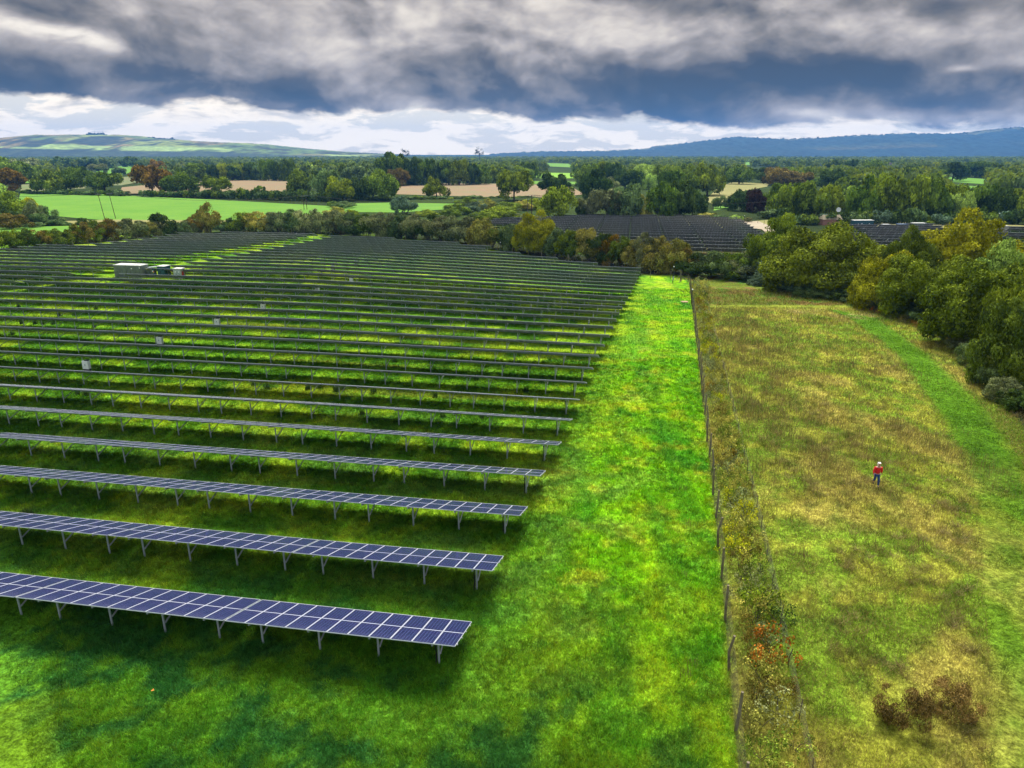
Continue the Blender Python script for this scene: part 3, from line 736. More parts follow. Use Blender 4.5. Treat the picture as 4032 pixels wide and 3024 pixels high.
PROTO = {}
def protos(key, n, nl, nleaf, size, **kw):
    PROTO[key] = []
    for i in range(n):
        me, lc = crown_mesh('crown', hash_(key)+i, nl, nleaf, size, **kw); PROTO[key].append((me, trunk_mesh(i, lc, bush=kw.get('bush', False))))
def hash_(s): return sum(ord(c)*(i+3) for i, c in enumerate(s))
protos('big', 5, 90, 52000, .021, bush=True, spread=.66)            # close oaks
protos('tree', 7, 34, 6500, .052)
protos('full', 7, 34, 6500, .052, bush=True, spread=.66)
protos('far', 6, 20, 1700, .090, bush=True)
protos('bush', 7, 30, 9000, .036, bush=True, loose=.25, spread=.66)
protos('fbush', 5, 12, 1300, .10, bush=True)
protos('loose', 3, 22, 9000, .027, bush=True, loose=.4, spread=.75)
protos('small', 7, 14, 620, .050, bush=True, spread=.7, loose=1.0)

COL = dict(golden=(.27, .27, .010), mound=(.17, .125, .035), green=(.080, .128, .012), dark=(.045, .078, .014), olive=(.10, .145, .015), yolive=(.14, .185, .012), yellow=(.25, .26, .008),
           orange=(.23, .15, .014), brown=(.19, .15, .028), grey=(.15, .17, .065), ggreen=(.095, .145, .045), light=(.22, .32, .06), maroon=(.060, .034, .022), ygrey=(.23, .22, .04), rust=(.32, .13, .014), bluegrey=(.075, .12, .065))
CN = dict(golden='yellow-green', mound='dark brown', green='green', dark='dark green', olive='olive green', yolive='yellow-olive', yellow='golden yellow', orange='orange-brown', brown='brown', grey='grey-green', ggreen='muted green', light='light green', maroon='dark maroon', ygrey='yellowish grey', rust='rust orange', bluegrey='blue-grey')
VEG = []
def plant(zone, kindw, key, p, w, h, col, name, group, seed=None):
    VEG.append(dict(zone=zone, kindw=kindw, key=key, p=p, w=w, h=h, col=col, name=name, group=group))
def px_plant(zone, kindw, key, cx, base, top, width, col, name, group):
    p = G(cx, base); dep = p[1]*math.cos(PITCH)+(CZ-p[2])*math.sin(PITCH)
    w = width/FPX*dep; h = max(top_h(p, top), .4)
    plant(zone, kindw, key, p, w, h, col, name, group)
def zrect(f, L):      # entries given in one of the three measured crops
    ox, sc = {1: (0, .6103), 2: (1300, .6329), 3: (2650, .6248)}[f]
    return [(ox+a*sc, 480+b*sc, 480+c*sc, d*sc, e) for a, b, c, d, e in L]
# hedge right behind the main array
H1 = zrect(1, [(20,815,705,120,'yolive'),(95,812,700,110,'yolive'),(170,806,695,120,'olive'),(250,800,700,110,'brown'),(320,792,705,90,'yolive'),(385,790,695,110,'olive'),(440,785,705,80,'yolive'),(500,778,668,110,'yolive'),(560,775,655,110,'brown'),(625,770,640,115,'olive'),(690,764,632,115,'brown'),(755,758,640,110,'grey'),(820,752,632,115,'grey'),(885,745,645,110,'grey'),(950,740,655,110,'ygrey'),(1010,735,650,95,'grey'),(1065,728,596,125,'dark'),(1150,722,650,100,'ggreen'),(1215,716,640,105,'grey'),(1290,712,590,110,'brown'),(1355,712,528,105,'ygrey'),(1430,708,640,95,'ggreen'),(1500,706,625,110,'dark'),(1570,706,592,130,'olive'),(1650,706,583,130,'ygrey'),(1730,706,590,120,'grey'),(1800,706,588,125,'grey'),(1880,706,572,130,'ggreen'),(1960,706,578,125,'grey'),(2040,708,570,125,'grey'),(2120,712,590,125,'grey'),(2190,716,585,120,'grey')])
H2 = zrect(2, [(70,700,555,140,'grey'),(150,704,572,130,'ggreen'),(225,708,580,120,'green'),(300,712,572,135,'grey'),(375,716,578,130,'grey'),(450,720,575,130,'ggreen'),(530,724,582,140,'grey'),(610,730,585,130,'dark'),(690,738,595,140,'grey'),(770,748,592,140,'grey'),(850,758,600,140,'grey'),(930,770,615,110,'ygrey'),(1000,780,605,150,'ygrey'),(1080,788,655,120,'green'),(1150,796,640,130,'ggreen'),(1350,822,690,120,'green'),(1420,832,665,130,'ggreen'),(1470,842,680,110,'yolive'),(1540,852,690,130,'green'),(1610,862,668,140,'ygrey'),(1680,872,700,120,'dark'),(1745,882,708,110,'orange'),(1810,892,720,130,'green'),(1880,902,740,120,'ygrey'),(1960,914,700,130,'grey'),(2050,926,725,170,'ygrey'),(2140,938,735,170,'ygrey'),(2200,946,790,120,'brown')])
H3 = [(2735,1085,1000,110,'dark'),(2800,1088,992,120,'ggreen'),(2870,1090,1000,120,'green'),(2940,1095,1005,120,'grey'),(3010,1105,1030,130,'bluegrey'),(3080,1120,1060,120,'bluegrey'),(3150,1140,1085,120,'ggreen')]
for cx, b, t, w, c in H1+H2+H3: px_plant('in the hedge behind the main solar rows', 'bush', 'bush', cx, b+3, t-3, w*1.45, c, 'hedge_bush', 'bushes of the hedge behind the solar rows')
px_plant('', 'rounded yellow-green oak rising out of the hedge behind the solar rows', 'big', 2104, 996, 832, 175, 'golden', 'oak_tree', None)
# willow scrub between hedge and pylons
S2 = zrect(2, [(30,590,527,130,'ygrey'),(120,596,545,110,'yolive'),(470,572,462,150,'bluegrey'),(600,585,545,130,'yolive'),(745,590,540,110,'green'),(780,575,508,150,'olive'),(900,560,500,120,'bluegrey'),(980,540,478,110,'ygrey'),(1040,615,530,230,'yolive'),(920,612,560,120,'olive'),(1100,560,495,140,'olive'),(1190,550,490,120,'ygrey'),(840,530,470,110,'olive'),(1270,545,478,130,'yolive'),(90,535,492,130,'ggreen'),(30,530,492,80,'olive'),(1155,610,570,90,'grey')])
for cx, b, t, w, c in S2: px_plant('in the scrub beyond the hedge', 'willow bush', 'bush', cx, b, t, w*1.15, c, 'willow_bush', 'willow bushes beyond the hedge')
# left-hand thicket
for (cx, b, t, w, c) in zrect(1, [(30,660,540,220,'dark'),(95,640,452,230,'yolive'),(10,560,400,150,'light'),(180,600,490,110,'yellow'),(240,668,508,120,'grey'),(290,668,548,130,'ggreen'),(345,668,600,120,'ggreen'),(80,690,590,180,'brown'),(220,680,648,110,'ggreen'),(400,668,640,80,'ggreen')]):
    px_plant('in the thicket at the far left', 'bush', 'bush', cx, b, t, w*1.15, c, 'thicket_bush', 'bushes of the left thicket')
px_plant('', 'small dark pointed bush alone between the two green pastures', 'bush', 335, 886, 857, 60, 'dark', 'lone_bush', None)
for (cx, b, t, w, c) in zrect(1, [(550,470,440,60,'ggreen')]): pass
# field trees
T1 = zrect(1, [(30,450,300,220,'orange'),(60,400,232,240,'olive'),(330,462,312,175,'olive'),(460,450,300,165,'green'),(535,405,288,120,'green'),(290,345,272,110,'yolive'),(682,460,325,185,'olive'),(985,462,285,205,'orange'),(1175,468,325,195,'green'),(1400,478,347,155,'olive'),(1935,480,308,170,'olive'),(2115,498,312,190,'ggreen'),(2200,492,360,130,'olive'),(1040,352,246,150,'orange'),(915,345,262,90,'dark'),(640,335,270,110,'grey'),(765,345,288,75,'ggreen')])
T2 = zrect(2, [(60,492,345,170,'yolive'),(155,488,352,130,'dark'),(318,486,300,190,'olive'),(662,474,346,135,'yolive'),(1145,488,304,195,'yolive'),(1390,480,325,165,'dark'),(1420,600,408,205,'yellow'),(430,398,290,115,'brown'),(1645,500,300,175,'dark'),(1240,360,250,110,'olive'),(1190,372,275,130,'yolive'),(1330,345,300,60,'yolive')])
T3 = zrect(3, [(415,392,274,150,'green'),(1760,372,256,145,'dark'),(300,545,466,90,'ggreen'),(60,470,310,180,'green'),(215,462,262,200,'yolive'),(120,600,430,160,'dark'),(20,602,385,170,'dark')])
for cx, b, t, w, c in T1+T2+T3: px_plant('among the field trees beyond the hedge', 'oak', 'tree', cx, b, t, w*1.12, 'yolive' if (cx > 2150 and c == 'yellow') else c, 'oak_tree', 'oaks standing along the far fields')
# low field hedges
fh = zrect(1, [(160+46*i, 462+1.2*i, 436+(i*37 % 13), 70, ['dark','ggreen','dark','olive'][i % 4]) for i in range(45) if not 840 < 160+46*i < 905])
fh += zrect(1, [(1560,478,428,80,'yolive'),(1690,480,412,75,'green'),(1480,475,438,60,'olive'),(1765,478,442,90,'dark')])
fh += zrect(2, [(20+52*i, 492-(1.0*i), 455+(i*29 % 17), 75, ['dark','ggreen','olive','dark'][i % 4]) for i in range(28) if 20+52*i < 1300])
fh += zrect(3, [(700+75*i, 640+(i*13 % 9), 545+(i*41 % 45), 110, ['dark','ggreen','olive','bluegrey','dark'][i % 5]) for i in range(21)])
fh += zrect(3, [(160,612,578,100,'olive'),(230,614,572,120,'ygrey'),(300,618,585,100,'ggreen'),(400,628,586,90,'light'),(455,630,600,70,'grey'),(620,606,548,130,'ggreen'),(690,604,552,110,'olive')])
for cx, b, t, w, c in fh: px_plant('along the low field hedges', 'shrub', 'fbush', cx, b, t, w*1.15, c, 'hedge_shrub', 'shrubs of the low field hedges')
# wood belts
B1 = zrect(1, [(1250,388,265,170,'green'),(1330,378,270,110,'green'),(1385,378,280,100,'dark'),(1450,378,270,80,'yolive'),(1500,378,285,90,'dark'),(1565,375,268,85,'yolive'),(1620,375,262,90,'dark'),(1680,375,280,90,'ggreen'),(1735,378,245,95,'green'),(1800,378,262,85,'dark'),(1860,380,240,100,'green'),(1100,352,262,100,'olive'),(420,300,225,110,'dark'),(560,300,230,110,'dark'),(700,300,235,100,'ggreen'),(850,290,225,110,'green'),(180,330,235,140,'grey'),(1990,360,262,110,'light'),(2080,352,250,130,'yolive'),(2170,350,262,110,'green')])
B2 = zrect(2, [(180,392,246,175,'ggreen'),(60,388,262,110,'olive'),(300,380,255,110,'light'),(375,392,192,175,'green'),(450,390,205,120,'dark'),(520,392,222,130,'dark'),(590,392,232,120,'green'),(660,392,240,110,'dark'),(730,392,238,120,'green'),(800,392,236,120,'olive'),(870,390,262,100,'dark'),(935,388,268,110,'green'),(1030,378,270,100,'yolive'),(980,370,285,80,'green'),(1600,400,262,130,'olive'),(1680,400,250,130,'yolive'),(1760,400,255,120,'dark'),(1850,420,300,150,'dark'),(1960,402,266,140,'light'),(1985,420,325,90,'light'),(2070,410,270,150,'olive'),(2170,415,262,150,'olive'),(1720,600,418,200,'grey'),(1830,600,388,190,'ggreen'),(1930,596,455,120,'ygrey'),(2060,600,380,190,'green'),(2160,600,372,170,'dark'),(1600,600,470,110,'grey'),(1885,420,345,90,'green'),(1740,470,345,120,'grey'),(2120,470,300,150,'green'),(1560,600,500,70,'dark')])
B3 = zrect(3, [(430,560,428,130,'dark'),(520,570,425,110,'maroon'),(600,560,388,140,'green'),(690,600,395,150,'yolive'),(790,600,385,150,'green'),(880,610,378,170,'olive'),(985,610,400,140,'yolive'),(1080,610,408,130,'light'),(1180,620,345,170,'green'),(1270,620,335,170,'yolive'),(1370,620,332,190,'olive'),(1470,620,338,170,'yolive'),(1570,620,350,160,'olive'),(1660,620,420,140,'green'),(1740,610,388,150,'yolive'),(1800,620,440,130,'light'),(1890,610,410,140,'green'),(1975,610,398,160,'green'),(2060,620,418,140,'dark'),(2150,620,425,150,'yolive'),(2215,620,400,140,'yolive'),(700,400,292,170,'brown'),(780,402,318,150,'brown'),(625,392,285,90,'brown'),(560,385,288,110,'dark'),(870,395,322,90,'grey'),(960,404,330,130,'green'),(1010,430,300,140,'dark'),(1110,420,335,130,'olive'),(1270,345,240,130,'olive'),(1010,330,242,90,'dark'),(1110,335,238,80,'dark'),(1320,380,310,110,'olive'),(1900,350,250,130,'dark'),(2000,352,260,120,'olive'),(2120,375,300,140,'green'),(2200,390,330,120,'green'),(2050,385,345,100,'dark')])
for cx, b, t, w, c in B1+B2: px_plant('in the wood belts left and centre', 'tree', 'full' if b > 700 else 'far', cx, b, t, w*1.15, c, 'wood_tree', 'trees of the middle wood belts')
for cx, b, t, w, c in B3: px_plant('in the wood belt on the right', 'tree', 'full', cx, b, t, w*1.2, c, 'wood_tree', 'trees of the right-hand wood belt')
# woodland edge along the meadow, near right
NEAR = [('big',3060,1095,848,230,'yolive','leftmost dark oak of the wood, behind the round oak at the path corner'),
 ('big',3235,1150,888,400,'yolive','broad round yellow-green oak at the far corner of the brown meadow'),
 ('big',3100,1090,900,190,'green','darker oak squeezed behind the left side of the round oak'),
 ('big',3510,1165,1010,190,'ygrey','thin greyish sallow between the two biggest oaks'),
 ('big',3560,1190,905,200,'olive','pale brown round tree before the right-hand solar rows'),
 ('big',3500,1215,1000,260,'yellow','low yellow and orange maple in front of the biggest oak'),
 ('big',3780,1180,842,380,'yellow','biggest oak of the wood, yellow-green crown breaking the third array'),
 ('big',3650,1250,1010,330,'yolive','dark olive oak below the biggest oak with orange leaf tips'),
 ('big',3960,1330,945,330,'light','pale green ash standing above the olive oaks at right'),
 ('big',3860,1370,1050,400,'yolive','olive-brown oak overhanging the mown path at its bend'),
 ('big',4030,1450,1010,300,'yolive','tall olive oak cut by the right edge above the mown path'),
 ('big',3985,1520,1165,290,'olive','dark green oak by the mown path near the right edge'),
 ('big',4095,1545,1150,240,'olive','dense oak half outside the right edge'),
 ('big',4065,1570,1370,150,'yolive','lowest small oak at the right edge beside the mown path'),
 
 ('big',3380,1130,960,200,'green','dark oak filling the gap right of the round oak')]
for key, cx, b, t, w, c, lab in NEAR: px_plant('', lab, key, cx, b, t, w*1.12, c, 'oak_tree', None)
BR_ = [(3010,1118,1085,'bluegrey'),(3070,1135,1095,'bluegrey'),(3130,1150,1105,'bluegrey'),(3190,1165,1120,'ggreen'),(3250,1172,1130,'ggreen'),(3320,1180,1135,'dark'),(3390,1192,1140,'ggreen'),(3450,1212,1150,'grey'),(3520,1232,1170,'dark'),(3590,1252,1190,'ggreen'),(3650,1275,1210,'ggreen'),(3700,1305,1235,'grey'),(3750,1345,1280,'ggreen'),(3790,1385,1310,'grey'),(3830,1430,1350,'ggreen'),(3870,1480,1400,'grey'),(3910,1530,1440,'ggreen'),(3950,1575,1490,'grey'),(3990,1600,1530,'dark'),(4040,1630,1560,'dark'),(3450,1228,1205,'rust'),(3475,1235,1208,'orange'),(3600,1285,1260,'rust'),(3640,1300,1270,'orange'),(3560,1268,1240,'brown')]
for i, (cx, b, t, c) in enumerate(BR_): px_plant('along the foot of the wood', 'bramble', 'bush' if c not in ('rust', 'orange', 'brown') else 'small', cx, b+4, t, 130 if c not in ('rust', 'orange', 'brown') else 46, c, 'bramble_bush', 'brambles and bracken along the foot of the wood')
# young hedge between the two fences
rr = random.Random(11)
hs = []
t_ = 1.0; i = 0
while t_ < fl+10:
    far = 1-t_/fl
    off = rr.uniform(1.4, 2.3) if i % 2 else rr.uniform(.7, 1.4)
    c = rr.choices(['grey', 'ygrey', 'brown', 'orange', 'olive', 'yellow'], [3, 3.4, 1.3, .4+2.6*far*far, 2, .3+2.2*far])[0]
    hs.append((t_, off, rr.uniform(1.2, 2.0), rr.uniform(.9, 1.7), c)); t_ += rr.uniform(.45, .95); i += 1
hs += [(14, 2.0, 3.4, 3.2, 'ygrey'), (9, 1.8, 3.4, 3.4, 'grey'), (21, 2.2, 2.6, 2.2, 'dark'), (4, 1.8, 3.0, 2.6, 'ygrey')]
hs += [(fl-9.0, 1.7, 2.4, 1.9, 'yolive'), (fl-5.2, 2.0, 2.4, 1.7, 'rust'), (fl-8, 2.6, 1.8, 1.4, 'dark')]
for t_, off, w, h, c in hs:
    p = fpt(t_, off); plant('between the two fences', 'hawthorn sapling', 'small', p, w, h, c, 'sapling', 'saplings of the young hedge')
for cx, b, t, w, c, lab in [(3548,2845,2700,190,'mound','large dark brown bramble mound in the meadow, left of the pair'),(3740,2795,2690,190,'mound','dark brown bramble mound in the meadow, right of the pair'),(3650,2805,2745,90,'mound','small bramble filling the gap between the two mounds')]:
    px_plant('', lab, 'loose', cx, b, t, w*1.0, c, 'bramble_mound', None)
# labels need an order from the left inside each zone
zones = {}
for q in VEG: zones.setdefault((q['zone'], q['kindw']), []).append(q)
for (zn, kw), L in zones.items():
    if zn == 'between the two fences': L.sort(key=lambda q: -q['p'][1])
    else: L.sort(key=lambda q: q['p'][0]/q['p'][1])
    for i, q in enumerate(L):
        if not zn: q['label'] = kw
        elif zn == 'between the two fences': q['label'] = '%s %s, %s from far end between the fences' % (CN[q['col']], kw, nth(i+1))
        else: q['label'] = '%s %s, %s from the left %s' % (CN[q['col']], kw, nth(i+1), zn)
rr = random.Random(5)
cnt = {}
for q in VEG:
    pr = PROTO[q['key']]; me, tr = pr[rr.randrange(len(pr))]
    o = link(q['name'], None, None, (q['p'][0], q['p'][1], q['p'][2]-.05)); o.rotation_euler = (0, 0, rr.uniform(0, 6.28)); o.scale = (q['w']/2, q['w']/2, q['h']); o.empty_display_size = .2
    tag(o, q['label'], 'tree' if 'tree' in q['name'] else 'bush', q['group'])
    col = COL[q['col']]; j = rr.uniform(.85, 1.18); g = rr.uniform(.93, 1.07)
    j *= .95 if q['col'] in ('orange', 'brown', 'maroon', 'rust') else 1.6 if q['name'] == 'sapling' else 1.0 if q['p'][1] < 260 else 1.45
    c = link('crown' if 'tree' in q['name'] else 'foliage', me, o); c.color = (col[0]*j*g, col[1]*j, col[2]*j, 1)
    link('trunk' if 'tree' in q['name'] else 'stems', tr, o)
print('plants', len(VEG))
# bare tree and mast-like top on the skyline
def bare_tree(px, pb, pt, label, seed):
    r = random.Random(seed); p = G(px, pb); h = top_h(p, pt); o = empty('bare_tree', label, 'tree', p); b = MB(); tip = MB()
    b.tube([(0, 0, 0), (.2, 0, h*.5), (.1, 0, h*.8)], [h*.03, h*.02, h*.012], 6)
    for i in range(16):
        z = h*r.uniform(.45, .8); a = r.uniform(0, 6.28); L = h*r.uniform(.15, .3); q = (L*math.cos(a), L*math.sin(a)*.5, z+L*r.uniform(.3, .9)); b.tube([(0.1, 0, z), q], [h*.010, h*.004], 4)
        for _ in range(10):
            c = Vector(q)+Vector((r.gauss(0, .05), r.gauss(0, .05), r.gauss(0, .04)))*h; s = h*.018; tip.add([c+Vector((-s, 0, -s)), c+Vector((s, 0, -s*.4)), c+Vector((s*.6, s, s)), c+Vector((-s, .3*s, s*.8))], [(0, 1, 2, 3)])
    link('trunk', b.mesh('trunk', M_bark), o); m_ = tip.mesh('twigs', M_leaf); c = link('twigs', m_, o); c.color = (*COL['dark'], 1)
bare_tree(1888, 640, 583, 'tall bare-branched tree rising above the skyline woods', 3)
bare_tree(1600, 640, 586, 'ragged dead tree top above the woods left of the skyline centre', 4)

# distant woodland: more than anyone could count
fr = np.random.default_rng(3)
pts = []
N = 15000
dist = 330*np.exp(fr.random(N)*math.log(4700/330)); az = fr.uniform(-.82, .82, N)
wx = az*dist; wy = dist
keep = np.ones(N, bool)
for P in FIELDS:
    cxm = sum(p[0] for p in P)/len(P); cym = sum(p[1] for p in P)/len(P)
    keep &= ~in_poly(wx, wy, [(cxm+(p[0]-cxm)*1.03, cym+(p[1]-cym)*1.03) for p in P])
# keep line of sight to the fields: no wood just in front of them
pxs = np.array([project(a, b, -5) for a, b in zip(wx, wy)]); tops = np.array([project(a, b, 9) for a, b in zip(wx, wy)])
for P in FIELDS:
    q = [project(p[0], p[1], -5) for p in P]
    x0, x1 = min(a[0] for a in q), max(a[0] for a in q); y0, y1 = min(a[1] for a in q), max(a[1] for a in q)
    if y1 < 905: keep &= ~((pxs[:, 0] > x0+4) & (pxs[:, 0] < x1-4) & (pxs[:, 1] > y0) & (tops[:, 1] < y1-3))
clump = fbm(wx*.006, wy*.003, 91); keep &= (clump > .43) | (dist > 1900)
keep &= ~((pxs[:, 1] > 705) & (pxs[:, 0] < 2320)) & ~((pxs[:, 1] > 730) & (pxs[:, 0] < 3300)) & (pxs[:, 1] < 765)
wx, wy, dist = wx[keep], wy[keep], dist[keep]
base = [crown(500+i, 10, 110, .20) for i in range(8)]
pal = np.array([COL[c] for c in ('green', 'dark', 'olive', 'ggreen', 'yolive', 'olive', 'dark', 'green', 'green', 'ggreen')])
VV = []; CC = []
for i in range(len(wx)):
    V, lv, _ = base[i % 8]
    w = fr.uniform(5.5, 10)*(1+.25*(dist[i] > 1500)); h = fr.uniform(9, 15)
    if dist[i] > 1800: V = V[:280]; lv = lv[:280]; w *= 1.3
    a = fr.uniform(0, 6.28); ca, sa = math.cos(a), math.sin(a)
    Q = np.stack([(V[:, 0]*ca-V[:, 1]*sa)*w+wx[i], (V[:, 0]*sa+V[:, 1]*ca)*w+wy[i], V[:, 2]*h-5.6], 1)
    VV.append(Q); col = pal[fr.integers(len(pal))]*fr.uniform(.8, 1.2)
    CC.append(col[None]*np.array([1.65, 1.5, 1.2])*(.6+.8*lv[:, None]))
VV = np.vstack(VV); CC = np.vstack(CC)
o = link('woodland', npmesh('woodland', VV, np.arange(len(VV)).reshape(-1, 4), [M_blade], attrs={'Col': CC}))
tag(o, 'distant mixed woods spreading over the plain to the hills', 'woodland', None, 'stuff')
print('wood', len(wx))

# ------------------------------------------------------------------ grass, weeds, rushes
def tri_blades(P, H, W, lean, cols, seed):
    r = np.random.default_rng(seed); n = len(P); a = r.uniform(0, 2*PI, n); b = r.uniform(0, 2*PI, n)
    d = np.stack([np.cos(a), np.sin(a), np.zeros(n)], 1)*W[:, None]; l = np.stack([np.cos(b), np.sin(b), np.zeros(n)], 1)*(lean*H)[:, None]
    V = np.stack([P-d, P+d, P+l+np.stack([0*H, 0*H, H], 1)], 1)
    return V.reshape(-1, 3), np.repeat(cols, 3, 0)
def sample(n, y0, y1, seed, spread=.86):
    r = np.random.default_rng(seed); y = y0*np.exp(r.random(n)*math.log(y1/y0)); x = y*r.uniform(-spread, spread, n); return x, y, r
# short turf blades, denser towards the camera
x, y, r = sample(950000, 19, 150, 21)
side = fence_side(x, y); md = side > 0
k = y/40
H = (.09+.08*r.random(len(x)))*np.where(md, 1.6, 1.0)*np.clip(.7+k*.35, .7, 1.8); W = .014*np.clip(k, .6, 4)
H *= .75+.7*fbm(x*.4, y*.4, 95)
cl = ground_colour(x, y); v3 = r.random((len(x), 1)); cl = cl*(.45+1.15*v3)*(.6+.8*sst(.35, .65, fbm(x*2.2, y*2.2, 97)))[:, None]
pm = (polyline_mask(x, y, PC, PW, .5) > .5) | (polyline_mask(x, y, cross, [1.6]*4, .4) > .5); H = np.where(pm, H*.4, H)
straw = md & ~pm & (r.random(len(x)) < .35); cl[straw] = np.array([.34, .27, .09])*(.6+.6*r.random((straw.sum(), 1)))
V, Cc = tri_blades(np.stack([x, y, terr(x, y)-.02], 1), H, W, r.uniform(.3, 1.1, len(x)), cl, 5)
xt, yt, r = sample(70000, 19, 85, 24, .8); keep_ = fence_side(xt, yt) < 0; xt, yt = xt[keep_], yt[keep_]; tone = .5+1.4*r.random(len(xt)); ct_ = ground_colour(xt, yt)*tone[:, None]; ct_[:, 0] *= r.uniform(.7, 1.5, len(xt))
xs = np.repeat(xt, 9)+r.normal(0, .09, len(xt)*9); ys = np.repeat(yt, 9)+r.normal(0, .09, len(xt)*9); k9 = ys/40
V2, C2 = tri_blades(np.stack([xs, ys, terr(xs, ys)-.02], 1), r.uniform(.14, .30, len(xs)), .018*np.clip(k9, .6, 3), r.uniform(.3, 1.2, len(xs)), np.repeat(ct_, 9, 0)*(.7+.6*r.random((len(xs), 1))), 8)
V = np.vstack([V, V2]); Cc = np.vstack([Cc, C2])
o = link('grass', npmesh('grass', V, np.arange(len(V)).reshape(-1, 3), [M_blade], attrs={'Col': Cc})); tag(o, 'short green and yellow grass blades over the solar field and the meadow', 'grass', None, 'stuff')
# dead brown weed stems
x, y, r = sample(2600000, 19, 125, 22, .8); sel = (r.random(len(x)) < weed_density(x, y)*.34) & (fence_side(x, y) > 2.5); x, y = x[sel], y[sel]; n = len(x)
H = r.uniform(.25, .75, n); W = .009*np.clip(y/45, .7, 3)
cl = np.array([.20, .15, .06])*(.45+1.1*r.random((n, 1))) ; g = r.random(n) < .25; cl[g] = np.array([.05, .10, .015])
V, Cc = tri_blades(np.stack([x, y, terr(x, y)-.03], 1), H, W, r.uniform(.05, .25, n), cl, 6)
o = link('dead_weeds', npmesh('dead_weeds', V, np.arange(len(V)).reshape(-1, 3), [M_blade], attrs={'Col': Cc})); tag(o, 'dead brown weed stems standing in the meadow', 'weeds', None, 'stuff')
# long straw tussocks
x, y, r = sample(9000, 17, 110, 23); sel = (fence_side(x, y) > 4.5) & (polyline_mask(x, y, PC, PW, 1) < .1) & (fbm(x*.3, y*.3, 44) > .5) & ~in_poly(x, y, wood_edge) & (y < cross[0][1]-1); x, y = x[sel], y[sel]
xs = np.repeat(x, 42)+r.normal(0, .16, len(x)*42); ys = np.repeat(y, 42)+r.normal(0, .16, len(x)*42); n = len(xs)
sz = np.repeat(r.uniform(.25, .55, len(x)), 42); tc = np.array([[.30, .25, .08], [.14, .18, .03], [.36, .30, .12], [.20, .20, .05]])[r.integers(0, 4, len(x))]
V, Cc = tri_blades(np.stack([xs, ys, terr(xs, ys)-.02], 1), sz*r.uniform(.6, 1.1, n), np.full(n, .014), r.uniform(.4, 1.5, n), np.repeat(tc, 42, 0)*(.5+.9*r.random((n, 1))), 7)
o = link('tussock_grass', npmesh('tussock_grass', V, np.arange(len(V)).reshape(-1, 3), [M_blade], attrs={'Col': Cc})); tag(o, 'straw-coloured tussocks of long grass in the meadow', 'long grass', None, 'stuff')
def tuft_mesh(seed, n, h, w, col, lean=.35, rad=.25):
    r = np.random.default_rng(seed); P = np.stack([r.normal(0, rad*.5, n), r.normal(0, rad*.5, n), np.zeros(n)-.02], 1)
    V, Cc = tri_blades(P, r.uniform(.6, 1.1, n)*h, np.full(n, w), r.uniform(.05, lean, n), np.array(col)*(.5+.9*r.random((n, 1))), seed)
    return npmesh('blades', V, np.arange(len(V)).reshape(-1, 3), [M_blade], attrs={'Col': Cc})
rush = [tuft_mesh(40+i, 90, .55, .022, (.045, .085, .022)) for i in range(4)]
RU = [(a*.6103, 1000+b*.6103) for a, b in [(120,342),(620,358),(385,402),(480,397),(140,452),(225,452),(610,475),(820,470),(80,520),(275,455),(1725,868),(1640,848),(1990,875),(2065,868),(2170,890),(505,910),(560,912),(345,455)]]+[(1300+a*.6329, 1000+b*.6329) for a, b in [(40,852),(80,848),(270,865),(655,892),(905,785),(400,672),(700,1015),(945,1020),(200,1000),(1215,858),(1085,405),(935,215),(440,235)]]+[(118,2032),(98,2028)]
RU.sort()
for i, q in enumerate(RU):
    o = link('rush_clump', rush[i % 4], None, G(*q)); o.rotation_euler = (0, 0, i*1.7); o.scale = (1.3, 1.1, 1+.2*(i % 3)); tag(o, 'dark rush clump, %s from the left in the grass between the solar rows' % nth(i+1), 'rush clump', 'rush clumps between the rows')
dry = [tuft_mesh(60+i, 26, .8, .014, (.15, .09, .05), .3, .5) for i in range(3)]
DR = [(3357,1435),(3568,1443),(3437,1470),(3455,1478),(3625,2165),(2928,1490),(3155,2195),(2695,2660),(2705,2070),(2685,1930),(2700,2270),(2680,1145),(2690,1150),(2677,1240),(2695,1270),(2722,2620),(2665,1140),(3350,1570)]
DR.sort()
for i, q in enumerate(DR):
    o = link('dock_stem', dry[i % 3], None, G(*q)); o.rotation_euler = (0, 0, i*2.1); s = 1.0 if q[0] > 2900 else .7; o.scale = (s, s, s); tag(o, 'brown dead dock clump, %s from the left across strip and meadow' % nth(i+1), 'dock plant', 'dead dock clumps')
me = MB().add([(-.06, 0, 0), (0, -.05, .03), (.07, 0, .02), (.02, .06, .05)], [(0, 1, 2, 3)]).mesh('leaf', mat('orange_leaf', (.6, .22, .03), .6))
o = link('fallen_leaf', me, None, Vector(G(602, 2730))+Vector((0, 0, .14))); o.scale = (1.3, 1.3, 1.3); tag(o, 'orange fallen leaf on the grass below the front row', 'leaf')

